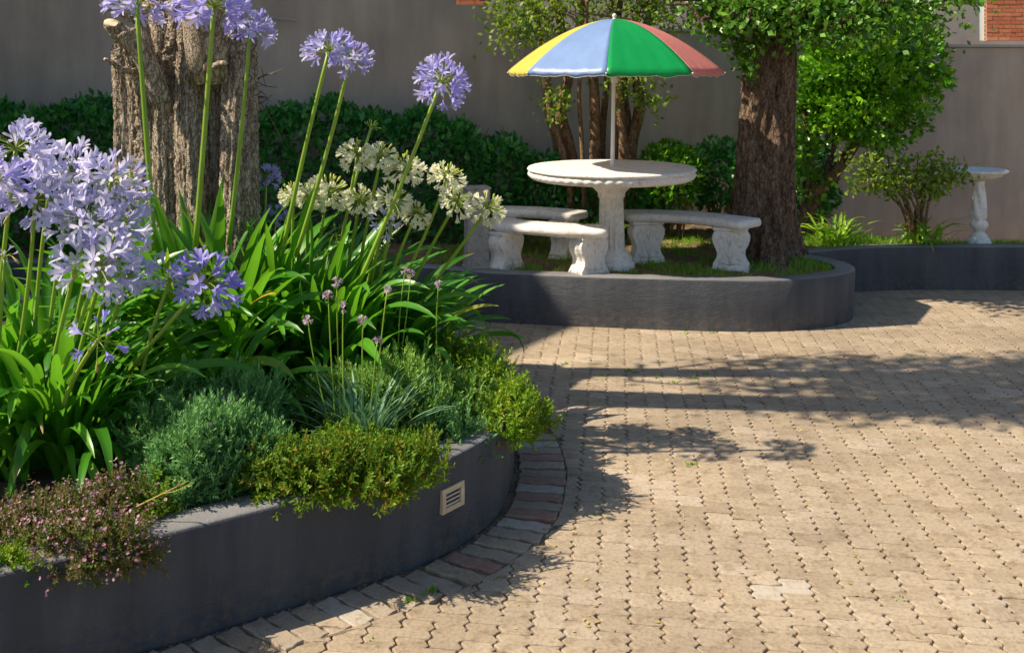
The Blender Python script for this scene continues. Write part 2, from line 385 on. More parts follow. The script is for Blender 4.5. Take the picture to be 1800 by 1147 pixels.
M['reed'] = leaf_mat('blue_green_blade', [(0.0, (0.09, 0.225, 0.115)), (1.0, (0.19, 0.36, 0.19))], (0.25, 0.45, 0.2), 0.2, 0.5)
M['hedge'] = leaf_mat('glossy_hedge_leaf', [(0.0, (0.022, 0.16, 0.030)), (0.6, (0.045, 0.25, 0.042)), (1.0, (0.11, 0.37, 0.055))], (0.1, 0.45, 0.05), 0.25, 0.33, 0.6)
M['topiary'] = leaf_mat('bright_glossy_leaf', [(0.0, (0.040, 0.17, 0.008)), (0.5, (0.10, 0.32, 0.011)), (1.0, (0.26, 0.52, 0.022))], (0.34, 0.75, 0.03), 0.20, 0.28, 0.7)
M['crown'] = leaf_mat('tree_leaf', [(0.0, (0.035, 0.13, 0.010)), (0.5, (0.07, 0.21, 0.014)), (1.0, (0.16, 0.34, 0.025))], (0.3, 0.6, 0.03), 0.22, 0.4, 0.5)
M['sparse'] = leaf_mat('olive_leaf', [(0.0, (0.07, 0.16, 0.015)), (0.5, (0.15, 0.27, 0.025)), (1.0, (0.32, 0.42, 0.05))], (0.45, 0.65, 0.05), 0.36, 0.5, 0.4)
M['fern'] = leaf_mat('fern_frond', [(0.0, (0.14, 0.33, 0.015)), (1.0, (0.32, 0.52, 0.03))], (0.5, 0.8, 0.05), 0.32, 0.45)
M['grass'] = leaf_mat('grass_blade', [(0.0, (0.09, 0.27, 0.012)), (0.6, (0.19, 0.43, 0.02)), (0.92, (0.33, 0.52, 0.03)), (1.0, (0.46, 0.38, 0.14))], (0.4, 0.7, 0.03), 0.35, 0.5)
M['steel'] = plain('dark_painted_steel', (0.02, 0.02, 0.022), 0.5)
M['vent'] = plain('cream_painted_vent', (0.50, 0.40, 0.27), 0.55, (0.62, 0.52, 0.37), 30, 0.2, 80)
M['dark'] = plain('painted_vent_shade', (0.012, 0.012, 0.013), 0.9)  # near-black colour painted in for the shade inside the vent
M['white_pole'] = plain('white_painted_pole', (0.72, 0.70, 0.65), 0.4, (0.62, 0.60, 0.55), 12)
def brick_mat(name, a, b2):
    m = bpy.data.materials.new(name); nt, b, out = nodes(m)
    c = ramp(nt, rndval(nt), [(0.0, a), (1.0, b2)])
    d = ramp(nt, noise(nt, 18, 4, 0.6, coord='world'), [(0.3, (0.75, 0.75, 0.75)), (0.7, (1.15, 1.15, 1.15))])
    c = mixc(nt, c, d, 1.0, 'MULTIPLY')
    nt.links.new(c, b.inputs['Base Color']); b.inputs['Roughness'].default_value = 0.85
    return m
M['brick'] = brick_mat('orange_brick', (0.58, 0.17, 0.075), (0.74, 0.28, 0.13))
M['mortar'] = plain('mortar', (0.38, 0.30, 0.24), 0.95, (0.48, 0.39, 0.31), 20)
M['roof'] = plain('roof_tile', (0.20, 0.075, 0.045), 0.8, (0.30, 0.12, 0.07), 10)

def fabric(name, col):
    m = bpy.data.materials.new(name); nt, b, out = nodes(m)
    nz = ramp(nt, noise(nt, 7, 3), [(0.3, tuple(x * 0.92 for x in col)), (0.7, tuple(min(1, x * 1.06) for x in col))])
    nt.links.new(nz, b.inputs['Base Color']); b.inputs['Roughness'].default_value = 0.38; b.inputs['Specular IOR Level'].default_value = 0.6
    tr = N(nt, 'ShaderNodeBsdfTranslucent'); tr.inputs['Color'].default_value = (*col, 1)
    mx = N(nt, 'ShaderNodeMixShader'); mx.inputs[0].default_value = 0.45
    nt.links.new(b.outputs[0], mx.inputs[1]); nt.links.new(tr.outputs[0], mx.inputs[2]); nt.links.new(mx.outputs[0], out.inputs['Surface'])
    bump(nt, b, noise(nt, 9, 3, stretch=(1, 1, 1)), 0.25, 0.02)
    return m
M['um_y'] = fabric('yellow_nylon', (0.86, 0.78, 0.17)); M['um_b'] = fabric('blue_nylon', (0.34, 0.50, 0.80))
M['um_g'] = fabric('green_nylon', (0.010, 0.47, 0.12)); M['um_r'] = fabric('red_nylon', (0.95, 0.42, 0.39))
M['trim'] = plain('white_trim', (0.75, 0.74, 0.72), 0.5)

# ------------------------------------------------------------------ setting: outlines of the planters
P1 = catmull([(-3.4, 1.6), (-2.3, 2.28), (-1.6, 2.70), (-1.113, 3.009), (-.905, 3.141), (-.649, 3.315), (-.492, 3.417), (-.294, 3.565), (-.174, 3.712),
              (-.085, 3.86), (-.036, 4.01), (-.012, 4.18), (.005, 4.40), (-.03, 4.75), (-.16, 5.12), (-.42, 5.48), (-.9, 5.80), (-1.7, 6.02), (-3.0, 6.2), (-4.6, 6.3)], 6)
P2 = catmull([(-4.6, 7.30), (-2.0, 7.25), (-.75, 7.12), (-.165, 6.90), (.10, 6.845), (.387, 6.79), (.955, 6.70), (1.40, 6.645), (1.70, 6.645), (2.0, 6.71), (2.24, 6.83), (2.385, 7.0),
              (2.42, 7.2), (2.36, 7.4), (2.25, 7.55)], 6)
P3 = catmull([(1.95, 7.50), (2.2, 7.62), (2.55, 7.78), (2.95, 7.88), (3.5, 7.90), (4.2, 7.87), (5.6, 7.80)], 6)
def inside(px, py, poly):
    px = np.asarray(px); py = np.asarray(py); r = np.zeros(px.shape, bool); n = len(poly); j = n - 1
    for i in range(n):
        xi, yi = poly[i]; xj, yj = poly[j]
        c = ((yi > py) != (yj > py)) & (px < (xj - xi) * (py - yi) / (yj - yi + 1e-12) + xi)
        r ^= c; j = i
    return r
POLY1 = np.vstack([P1, [(-4.6, 1.6)]])
POLY2 = np.vstack([P2, [(2.2, 9.6), (-4.6, 9.6)]])
POLY3 = np.vstack([P3, [(5.6, 9.6), (1.95, 9.6)]])
def normals2(P, inward_ref=None):
    T = np.gradient(P, axis=0); T /= np.linalg.norm(T, axis=1)[:, None]
    return T, np.stack([T[:, 1], -T[:, 0]], 1)      # right-hand side of travel = outside for these outlines

ZT = 0.345
# ------------------------------------------------------------------ ground sheet and paving
gv = [(-40, -6, -0.015), (40, -6, -0.015), (40, 60, -0.015), (-40, 60, -0.015)]
struct('ground', mesh_np('ground', gv, [(0, 1, 2, 3)], M['sand']))

SP, UP = 0.102, 0.049                                   # half length of a block, tooth pitch
LP, HP = 2 * SP, 2 * UP
def paver_outline(m, amp, jit, r):
    """S-shaped block: two halves stepped by one tooth, toothed ends, nearly straight long sides"""
    u = UP; P = []
    def side(x, y0, y1):                               # toothed edge from y0 to y1 (multiples of u apart)
        n = int(round(abs(y1 - y0) / u)); sg = 1 if y1 > y0 else -1
        for k in range(n):
            for q in (0.0, 0.25, 0.75):
                v = q if sg > 0 else 1 - q
                P.append((x + (0 if q == 0 else amp * (1 if v < .5 else -1)), y0 + sg * u * (k + q)))
    def edge(x0, x1, y):
        for q in (0.0, 0.33, 0.66): P.append((x0 + (x1 - x0) * q, y + (0.0022 if q == .33 else -0.0022 if q == .66 else 0) * (1 if x1 > x0 else -1)))
    a_, b_ = (-.5, 1.5) if m > 0 else (-1.5, .5)       # left half bottom/top
    c_, d_ = (-1.5, .5) if m > 0 else (-.5, 1.5)       # right half
    edge(-SP, 0, a_ * u); side(0, a_ * u, c_ * u); edge(0, SP, c_ * u); side(SP, c_ * u, d_ * u)
    edge(SP, 0, d_ * u); side(0, d_ * u, b_ * u); edge(0, -SP, b_ * u); side(-SP, b_ * u, a_ * u)
    P = np.array(P) + r.normal(0, jit, (len(P), 2))
    return P + (inset(P, 0.0034) - P) * np.array([1.0, 0.22])
def inset(P, d):
    A = np.roll(P, 1, 0); B = np.roll(P, -1, 0)
    t1 = P - A; t2 = B - P
    t1 /= np.linalg.norm(t1, axis=1)[:, None] + 1e-9; t2 /= np.linalg.norm(t2, axis=1)[:, None] + 1e-9
    n1 = np.stack([-t1[:, 1], t1[:, 0]], 1); n2 = np.stack([-t2[:, 1], t2[:, 0]], 1)
    b = n1 + n2; l = np.linalg.norm(b, axis=1)[:, None]; b = b / np.maximum(l, 1e-6)
    c = np.clip((b * n1).sum(1), 0.6, 1)[:, None]
    return P + b * d / c
def paver_geo(P, bev=0.0036, depth=0.03):
    """outline -> verts, faces: top face, rounded rim, sides; top at z=0"""
    n = len(P); I = inset(P, bev); I2 = inset(P, bev * 0.35)
    V = np.vstack([np.c_[I, np.zeros(n)], np.c_[I2, np.full(n, -bev * 0.35)], np.c_[P, np.full(n, -bev * 1.1)], np.c_[P, np.full(n, -depth)]])
    Fc = [tuple(range(n))]
    for a in range(3):
        for i in range(n):
            j = (i + 1) % n
            Fc.append((a * n + i, (a + 1) * n + i, (a + 1) * n + j, a * n + j))
    return V, Fc
def clip_half(P, p0, nrm):
    """keep the side where (p-p0).nrm >= 0"""
    out = []; n = len(P)
    for i in range(n):
        a, b = P[i], P[(i + 1) % n]; da, db = np.dot(a - p0, nrm), np.dot(b - p0, nrm)
        if da >= 0: out.append(a)
        if da * db < 0: out.append(a + (b - a) * da / (da - db))
    return np.array(out)

ang = -math.atan2(190, F)                              # rows turned so that the columns run to (1090, horizon)
ca, sa = math.cos(ang), math.sin(ang)
RX = np.array([ca, sa]); RY = np.array([-sa, ca])
T1, O1 = normals2(P1)
BORDER_IN, BORDER_W = 0.024, 0.208
Bout = P1 + O1 * (BORDER_IN + BORDER_W + 0.001)
seg_ok = (P1[:, 1] < 4.85) & (P1[:, 0] > -2.6)
Bcut = Bout[seg_ok]; Ncut = O1[seg_ok]
POLYB = np.vstack([Bout, [(-4.6, 1.2)]])
variants = []
rv = np.random.default_rng(3)
for k in range(10):                                     # first five for even rows, last five for odd rows
    variants.append(paver_outline(1 if k < 5 else -1, 0.0085 + 0.0008 * rv.normal(), 0.0008, rv))
vmesh = []
for k, P in enumerate(variants):
    V, Fc = paver_geo(P); vmesh.append(mesh_np('paver', V, Fc, M['paver']))

def tint_at():
    red = [G(1195, 651), G(1160, 697)]; white = [G(1372, 1046)]
    return red, white
reds, whites = tint_at()
items = []
o0 = np.array([0.713, 2.5])
for j in range(-6, 72):
    for i in range(-36, 44):
        c = o0 + RX * (LP * (i + 0.5 * (j % 2))) + RY * (HP * j)
        x, y = c
        if y < 2.75 or y > 9.0: continue
        if abs(x) > 0.5123 * y + 0.35: continue
        if inside(x, y, POLY2) and np.min(np.hypot(*(P2 - c).T)) > 0.12: continue
        if inside(x, y, POLY3) and np.min(np.hypot(*(P3 - c).T)) > 0.12: continue
        if inside(x, y, POLY1) and np.min(np.hypot(*(P1 - c).T)) > 0.10 and y > 4.8: continue
        th = ang + rng.normal(0, 0.005); off = rng.normal(0, 0.0010, 2)
        k = int(rng.integers(0, 5)) + (5 if j % 2 else 0)
        cc, ss = math.cos(th), math.sin(th)
        Pw = variants[k] @ np.array([[cc, ss], [-ss, cc]]) + c + off
        clipped = False
        dd = np.hypot(*(Bcut - c).T); q = int(np.argmin(dd))
        side = np.dot(c - Bcut[q], Ncut[q])
        if dd[q] < 0.16 or (side < 0 and dd[q] < 0.8):
            Pc = clip_half(Pw, Bcut[q] + Ncut[q] * 0.0, Ncut[q])
            if len(Pc) < 3: continue
            ar = 0.5 * abs(np.dot(Pc[:, 0], np.roll(Pc[:, 1], 1)) - np.dot(Pc[:, 1], np.roll(Pc[:, 0], 1)))
            if ar < 0.0018: continue
            if len(Pc) != len(Pw) or not np.allclose(Pc, Pw): clipped = True; Pw = Pc
        z = rng.normal(0, 0.0005) - (0.003 if rng.random() < 0.02 else 0)
        tilt = rng.normal(0, 0.0028, 2)
        px, py = CX + F * x / y, HY + F * H / y
        vis = -20 < px < 1820 and py < 1165 and not (inside(x, y, POLY2) or inside(x, y, POLY3) or inside(x, y, POLY1)) and not (px < 860 and py < 860)
        size = 1.0 / y ** 3 if vis else 0
        items.append(dict(c=c + off, th=th, k=k, P=Pw, clip=clipped, z=z, tilt=tilt, size=size))
items.sort(key=lambda it: -it['size'])
paving = struct('paving', None)
def nearest_tint(c):
    for p in reds:
        if np.hypot(c[0] - p[0], c[1] - p[1]) < 0.058: return 'paver_red'
    for p in whites:
        if np.hypot(c[0] - p[0], c[1] - p[1]) < 0.06: return 'paver_white'
    return None
PV, PF, PR, PM, nv = [], [], [], [], 0
nsep = 0
for it in items:
    t = nearest_tint(it['c'])
    c = it['c']
    if (nsep < 300 and it['size'] > 0) :
        nsep += 1
        if it['clip']:
            Pl = it['P'] - c
            V, Fc = paver_geo(Pl); o = link('paver', mesh_np('paver', V, Fc, M['paver']), paving)
            o.location = (c[0], c[1], it['z']); o.rotation_euler = (it['tilt'][0], it['tilt'][1], 0)
        else:
            o = link('paver', vmesh[it['k']], paving)
            o.location = (c[0], c[1], it['z']); o.rotation_euler = (it['tilt'][0], it['tilt'][1], it['th'])
        if t: o.material_slots[0].link = 'OBJECT'; o.material_slots[0].material = M[t]
    else:
        V, Fc = paver_geo(it['P'] - c)
        V[:, 2] += it['z'] + V[:, 0] * it['tilt'][1] * -1 + V[:, 1] * it['tilt'][0]
        V[:, :2] += c
        PV.append(V); PF.extend([tuple(i + nv for i in f) for f in Fc]); PR.append(np.full(len(V), rng.random())); PM.extend([{None: 0, 'paver_red': 1, 'paver_white': 2}[t]] * len(Fc)); nv += len(V)
me = mesh_np('far_pavers', np.vstack(PV), PF, None, False, np.concatenate(PR), [M['paver'], M['paver_red'], M['paver_white']], PM)
o = link('far_pavers', me, paving); o['kind'] = 'stuff'

# soldier course along the near planter
border = struct('paving_border', None)
Ls = np.r_[0, np.cumsum(np.hypot(*np.diff(P1, axis=0).T))]
i0 = int(np.argmin(np.hypot(*(P1 - np.array([-1.9, 2.5])).T))); i1 = int(np.argmin(np.hypot(*(P1 - np.array([-.03, 4.78])).T)))
s = Ls[i0]
red_b = [G(955, 803), G(950, 840), G(945, 868), G(935, 905), G(838, 980)]
white_b = [G(940, 921), G(945, 782), G(948, 856), G(590, 1082)]
cent = []
while s < Ls[i1]:
    p = np.array([np.interp(s, Ls, P1[:, 0]), np.interp(s, Ls, P1[:, 1])])
    t = np.array([np.interp(s, Ls, T1[:, 0]), np.interp(s, Ls, T1[:, 1])]); t /= np.linalg.norm(t)
    nrm = np.array([t[1], -t[0]])
    na = math.atan2(nrm[1], nrm[0]); aa = na * 0.62 - 0.03
    ax = np.array([math.cos(aa), math.sin(aa)])
    cosk = max(0.6, np.dot(ax, nrm))
    cent.append((p, t, nrm, ax, aa, cosk)); s += 0.076 / cosk * 1.0
w_b = 0.076
pv = np.random.default_rng(11)
BP = []
for (p, t, nrm, ax, aa, cosk) in cent:
    c = p + nrm * (BORDER_IN + BORDER_W / 2)
    half = BORDER_W / 2 / cosk
    ay = np.array([-ax[1], ax[0]])
    n = 9; P = []
    for i in range(n): u = i / n; P.append(c + ax * half * (2 * u - 1) + ay * (-w_b / 2 + 0.0045 * math.sin(4 * math.pi * u)))
    for i in range(3): v = i / 3; P.append(c + ax * (half + 0.004 * (1 if i == 1 else 0)) + ay * (w_b * (v - .5)))
    for i in range(n): u = 1 - i / n; P.append(c + ax * half * (2 * u - 1) + ay * (w_b / 2 + 0.0045 * math.sin(4 * math.pi * u)))
    for i in range(3): v = 1 - i / 3; P.append(c + ax * (-half + 0.004 * (1 if i == 1 else 0)) + ay * (w_b * (v - .5)))
    P = inset(np.array(P) + pv.normal(0, 0.0013, (len(P), 2)), 0.0042)
    BP.append((P, c))
cs = np.array([c for _, c in BP])
bt = {}
for q in red_b: bt[int(np.argmin(np.hypot(*(cs - q[:2]).T)))] = 'paver_red'
for q in white_b: bt.setdefault(int(np.argmin(np.hypot(*(cs - q[:2]).T))), 'paver_white')
for i, (P, c) in enumerate(BP):
    V, Fc = paver_geo(P - c)
    o = link('paver', mesh_np('paver', V, Fc, M[bt.get(i, 'paver_grey' if i % 3 else 'paver')]), border)
    o.location = (c[0], c[1], pv.normal(0, 0.0022)); o.rotation_euler = (pv.normal(0, 0.009), pv.normal(0, 0.009), pv.normal(0, 0.012))

# rubble in the gap between planter wall and border
TVp = np.array([[-1, -1, 0], [1, -1, 0], [1, 1, 0], [-1, 1, 0], [-.6, -.5, .8], [.7, -.6, .9], [.5, .7, .7], [-.7, .5, .9]]) * 0.5
TFp = np.array([[4, 5, 6, 7], [0, 1, 5, 4], [1, 2, 6, 5], [2, 3, 7, 6], [3, 0, 4, 7]])
n = 300; ss = rng.uniform(Ls[i0], Ls[i1] + .4, n)
pp = np.stack([np.interp(ss, Ls, P1[:, 0]), np.interp(ss, Ls, P1[:, 1])], 1); nn = np.stack([np.interp(ss, Ls, O1[:, 0]), np.interp(ss, Ls, O1[:, 1])], 1)
pp = pp + nn * rng.uniform(-0.012, 0.030, n)[:, None]
Rm = rot_from_z(np.tile([0, 0, 1.0], (n, 1)) + rng.normal(0, .25, (n, 3)), rng.uniform(0, 6.28, n))
V, Fc, r_ = scatter(TVp, TFp, np.c_[pp, np.full(n, -0.013)], Rm, rng.uniform(0.005, 0.014, n))
o = link('gravel', mesh_np('gravel', V, Fc, M['pebble'], False, r_)); o['kind'] = 'stuff'
tag(o, 'loose rubble in the gap along the foot of the near planter', 'gravel')

# ------------------------------------------------------------------ planters
def planter_wall(P, th=0.125, flare=0.018, z1=ZT):
    T, O = normals2(P)
    prof = [(-0.0, -0.03), (flare * 0.35, 0.12), (flare, z1 - 0.016), (flare - 0.004, z1 - 0.005), (flare - 0.014, z1), (-th + 0.014, z1), (-th + 0.004, z1 - 0.005), (-th, z1 - 0.016), (-th, 0.10)]
    n = len(P); V = []; rr = np.random.default_rng(len(P))
    wob = np.convolve(rr.normal(0, 1, n + 8), np.ones(9) / 9, 'valid') * 0.004
    for a, (o_, z) in enumerate(prof):
        q = P + O * o_
        zz = np.full(n, z) + (wob if a >= 2 and a <= 7 else 0)
        V.append(np.c_[q, zz])
    V = np.vstack(V); Fc = []; mi = []
    for a in range(len(prof) - 1):
        for i in range(n - 1):
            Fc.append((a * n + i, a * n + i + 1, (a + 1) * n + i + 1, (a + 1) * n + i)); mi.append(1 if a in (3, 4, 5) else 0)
    for e in (0, n - 1):
        Fc.append(tuple(a * n + e for a in range(len(prof)))); mi.append(0)
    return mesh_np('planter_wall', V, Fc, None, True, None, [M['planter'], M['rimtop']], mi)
def zs1(x, y): return 0.285 + 0.03 * np.sin(x * 3.1 + 1) * np.cos(y * 2.7) + 0.0 * x
def zs2(x, y):
    base = 0.315 + 0.012 * np.sin(x * 2.3) * np.cos(y * 3.7)
    slope = np.clip((y - 8.15) / 1.1, 0, 1) * np.clip((x - 2.9) / 0.7, 0, 1) * 0.29
    return base - slope + np.clip((y - 7.6), 0, 1.2) * 0.05 * np.clip(2.5 - x, 0, 1)
def soil(name, poly, box, zf, mat, parent, cell=0.055):
    x0, x1, y0, y1 = box
    xs = np.arange(x0, x1, cell); ys = np.arange(y0, y1, cell)
    X, Y = np.meshgrid(xs, ys); nz = rng.normal(0, 0.006, X.shape)
    V = np.c_[X.ravel(), Y.ravel(), (zf(X, Y) + nz).ravel()]
    nx = len(xs); ii, jj = np.meshgrid(np.arange(nx - 1), np.arange(len(ys) - 1))
    a = (jj * nx + ii).ravel(); Fq = np.stack([a, a + 1, a + nx + 1, a + nx], 1)
    cx = V[Fq].mean(1)
    k = inside(cx[:, 0], cx[:, 1], poly)
    return link(name, mesh_np(name, V, Fq[k], mat, True), parent)
T_, O_ = normals2(P1); mid1 = np.vstack([P1 - O_ * 0.07, [(-4.6, 1.6)]])
T_, O_ = normals2(P2); mid2 = np.vstack([P2 - O_ * 0.07, [(2.25, 10.2), (-4.6, 10.2)]])
T_, O_ = normals2(P3); mid3 = np.vstack([P3 - O_ * 0.07, [(5.6, 10.4), (1.9, 10.4)]])

pl1 = root('planter', 'low curved charcoal planter in front with a cream vent in its wall', 'planter', group='charcoal raised planters')
link('planter_wall', planter_wall(P1), pl1); soil('soil', mid1, (-4.6, 0.1, 1.6, 6.3), zs1, M['soil'], pl1)
pl2 = root('planter', 'rounded charcoal planter under the stone table and benches', 'planter', group='charcoal raised planters')
link('planter_wall', planter_wall(P2), pl2); soil('soil', mid2, (-4.6, 2.5, 6.5, 9.7), zs2, M['mulch'], pl2)
pl3 = root('planter', 'charcoal planter wall in front of the birdbath and ferns', 'planter', group='charcoal raised planters')
link('planter_wall', planter_wall(P3), pl3); soil('soil', mid3, (2.3, 5.6, 7.5, 10.3), zs2, M['mulch'], pl3)

# vent in the near planter
vc = np.array([-.222, 3.652]); q = int(np.argmin(np.hypot(*(P1 - vc).T)))
vt, vo = T1[q], O1[q]; vp = P1[q] + vo * 0.013; vz = H - (873 - HY) / F * vp[1]
vent = link('vent', None, pl1, (vp[0], vp[1], vz)); vent.rotation_euler = (0, 0, math.atan2(vt[1], vt[0]))
vw, vh = 0.120, 0.088
fm = MB()
fm.box((0, 0, vh / 2 - .0085), (vw, 0.014, 0.017)); fm.box((0, 0, -vh / 2 + .0085), (vw, 0.014, 0.017))
fm.box((-vw / 2 + .0095, -0.0003, 0), (0.019, 0.0146, vh - 0.0345)); fm.box((vw / 2 - .0095, -0.0003, 0), (0.019, 0.0146, vh - 0.0345))
fm.build('vent_frame', M['vent'], vent)
MB().box((0, 0.012, 0), (vw - .03, 0.006, vh - .03)).build('vent_shade_panel', M['dark'], vent)  # solid near-black box standing in for the shade behind the slats
for k in range(4):
    z = -0.0225 + k * 0.015
    MB().box((0, 0.001, z), (vw - 0.038, 0.011, 0.0055), Matrix.Rotation(R(-35), 3, 'X')).build('slat', M['vent'], vent)

# ------------------------------------------------------------------ boundary wall and what stands beyond it
bw = root('boundary_wall', 'tall plain taupe plastered garden wall behind the hedge', 'wall')
def wall_y(x): return 8.80 + 0.165 * (x + 2)              # recedes a little to the right
def wall_seg(name, x0, x1, zt, th=0.22, dy=0.0, mat='wall', zb=-0.05):
    m = MB(); y0, y1 = wall_y(x0) + dy, wall_y(x1) + dy
    V = [(x0, y0, zb), (x1, y1, zb), (x1, y1 + th, zb), (x0, y0 + th, zb), (x0, y0, zt), (x1, y1, zt), (x1, y1 + th, zt), (x0, y0 + th, zt)]
    m.add(V, [(0, 1, 5, 4), (1, 2, 6, 5), (2, 3, 7, 6), (3, 0, 4, 7), (4, 5, 6, 7)])
    return m.build(name, M[mat], bw)
def ztop(py, x): return H - (py - HY) / F * wall_y(x)
xa = (28 - CX) / F * 8.8
wall_seg('wall_pier', -5.4, xa, 2.9, 0.30, -0.03)
wall_seg('wall_panel', xa, -0.52, 2.62)
wall_seg('wall_panel', -0.52, -0.22, ztop(9, -0.3))
wall_seg('wall_panel', -0.22, -0.05, ztop(24, -0.1))
wall_seg('wall_panel', -0.05, 3.85, ztop(57, 1.5), 0.22, 0.0)
x1b = 4.25
wall_seg('wall_panel', 3.85, x1b, ztop(84, 4.1))
wall_seg('wall_panel', x1b, 6.0, ztop(84, 4.3))
for (x0, x1, py) in ((-0.05, 3.85, 57), (3.85, 6.0, 84)):     # thin coping
    zt = ztop(py, (x0 + x1) / 2)
    m = MB(); y0, y1 = wall_y(x0) - .02, wall_y(x1) - .02
    m.add([(x0 + .01, y0, zt + .003), (x1 - .01, y1, zt + .003), (x1 - .01, y1 + .27, zt + .003), (x0 + .01, y0 + .27, zt + .003), (x0 + .01, y0, zt + .03), (x1 - .01, y1, zt + .03), (x1 - .01, y1 + .27, zt + .03), (x0 + .01, y0 + .27, zt + .03)],
          [(0, 1, 5, 4), (1, 2, 6, 5), (2, 3, 7, 6), (3, 0, 4, 7), (4, 5, 6, 7), (0, 3, 2, 1)])
    m.build('coping', M['wall_light'], bw)
m = MB()
a, b = W(440, 27, 8.7), W(522, 37, 8.72)
m.tube([a, (a + b) / 2, b], 0.011, 6); m.build('ledge', M['wall_light'], bw)

# rendered building behind the wall
rb = root('rendered_building', 'light grey rendered building rising behind the garden wall', 'building')
def quadbox(x0, x1, y, z0, z1, th=0.2):
    return MB().box(((x0 + x1) / 2, y + th / 2, (z0 + z1) / 2), (x1 - x0, th, z1 - z0))
xr0, xr1 = W(800, 0, 13)[0], W(1722, 0, 13)[0]
quadbox(W(858, 0, 13)[0], xr1, 13.0, -0.05, 5.0).build('building_wall', M['wall_light'], rb)
quadbox(W(858, 0, 13)[0] - .05, xr1 + .05, 12.9, 5.0, 5.2, 0.5).build('roof_edge', M['wall'], rb)
# metal railing parts over the wall
rl = root('railing', 'black metal railing post standing on the garden wall above the parasol', 'railing')
p = W(1222, 50, 9.2); MB().box((p[0], wall_y(p[0]) + .11, 2.45), (0.045, 0.045, 0.82)).build('post', M['steel'], rl)
MB().box((p[0] + .04, wall_y(p[0]) + .08, ztop(54, p[0]) + .055), (0.14, 0.03, 0.03)).build('bracket', M['steel'], rl)
MB().box((p[0] - .30, wall_y(p[0]) + .11, 2.70), (0.6, 0.03, 0.03)).build('rail', M['steel'], rl)
rl2 = root('railing', 'black metal railing post at the step in the garden wall', 'railing')
p = W(851, 6, 9.0); MB().box((p[0], wall_y(p[0]) + .11, 2.66), (0.04, 0.04, 0.55)).build('post', M['steel'], rl2)
MB().box((p[0], wall_y(p[0]) + .11, 2.38), (0.09, 0.09, 0.02)).build('base_plate', M['steel'], rl2)

# brick building, far right and a sliver above the step
def brick_wall(parent, px0, px1, py0, py1, y, name='brick'):
    x0, x1 = W(px0, 0, y)[0], W(px1, 0, y)[0]; z1, z0 = W(0, py0, y)[2], W(0, py1, y)[2]
    bwid, bh, j = 0.215, 0.066, 0.010
    bm_ = MB().box((0, 0, 0), (bwid, 0.10, bh)); me = mesh_np('brick', np.array(bm_.v), bm_.f, M['brick'])
    hm_ = MB().box((0, 0, 0), (bwid / 2 - j / 2, 0.10, bh)); hme = mesh_np('brick', np.array(hm_.v), hm_.f, M['brick'])
    rows = int((z1 - z0) / (bh + j)) + 1; cnt = 0
    for r_ in range(rows):
        z = z0 + bh / 2 + r_ * (bh + j)
        x = x0 + (0 if r_ % 2 == 0 else (bwid + j) / 2)
        if r_ % 2: 
            o = link(name, hme, parent, (x0 + bwid / 4 - j / 4, y + rng.normal(0, .002), z))
        while x + bwid <= x1 + 0.01:
            o = link(name, me, parent, (x + bwid / 2, y + rng.normal(0, 0.002), z)); x += bwid + j
    quadbox(x0, x1, y - 0.035, z0 - .02, z1 + .02, 0.16).build('mortar_wall', M['mortar'], parent)
bb = root('brick_building', 'sunlit orange brick building beyond the wall above the birdbath', 'building')
by = 19.0
brick_wall(bb, 1732, 1830, -14, 71, by)
xs0, xs1 = W(1700, 0, by)[0], W(1840, 0, by)[0]
zS = W(0, 72, by)[2]
quadbox(xs0, xs1, by - 0.12, zS - 0.13, zS, 0.4).build('sill_band', M['wall_light'], bb)
quadbox(xs0 - .3, xs1 + .3, by + .1, -0.05, zS - 0.135, 0.4).build('lower_wall', M['wall'], bb)
bb2 = root('brick_building', 'sliver of red brick gable above the step in the garden wall', 'building')
brick_wall(bb2, 770, 862, -14, 18, 15.0)

# neighbour's gabled house, left of the picture: it shades the hedge and the back of the garden
nh = root('neighbouring_house', 'gabled rendered house to the left of the garden', 'house')
hx0, hx1, hy0, hy1 = -11.0, -5.75, 5.18, 10.4
ze, zr = 6.05, 8.35; ym = 8.0
m = MB(); m.add([(hx1, hy0, -.05), (hx1, hy1, -.05), (hx1, hy1, ze), (hx1, ym, zr), (hx1, hy0, ze), (hx0, hy0, -.05), (hx0, hy1, -.05), (hx0, hy1, ze), (hx0, ym, zr), (hx0, hy0, ze)],
    [(0, 1, 2, 3, 4), (9, 8, 7, 6, 5), (0, 4, 9, 5), (1, 6, 7, 2)]); m.build('house_wall', M['wall_light'], nh)
m = MB()
m.add([(hx1 + .1, hy0 - .12, ze - .07), (hx1 + .1, ym, zr + .03), (hx0 - .1, ym, zr + .03), (hx0 - .1, hy0 - .12, ze - .07), (hx1 + .1, hy0 - .12, ze + .02), (hx1 + .1, ym, zr + .12), (hx0 - .1, ym, zr + .12), (hx0 - .1, hy0 - .12, ze + .02)],
      [(0, 3, 2, 1), (4, 5, 6, 7), (0, 1, 5, 4), (2, 3, 7, 6), (0, 4, 7, 3)])
m.add([(hx1 + .1, hy1 + .12, ze - .07), (hx1 + .1, ym, zr + .03), (hx0 - .1, ym, zr + .03), (hx0 - .1, hy1 + .12, ze - .07), (hx1 + .1, hy1 + .12, ze + .02), (hx1 + .1, ym, zr + .12), (hx0 - .1, ym, zr + .12), (hx0 - .1, hy1 + .12, ze + .02)],
      [(0, 1, 2, 3), (4, 7, 6, 5), (0, 4, 5, 1), (2, 6, 7, 3), (0, 3, 7, 4)])
m.build('roof', M['roof'], nh)
for zc in (1.6, 4.4):
    MB().box((hx1 + .01, ym, zc), (0.05, 1.1, 1.2)).build('window', M['trim'], nh)

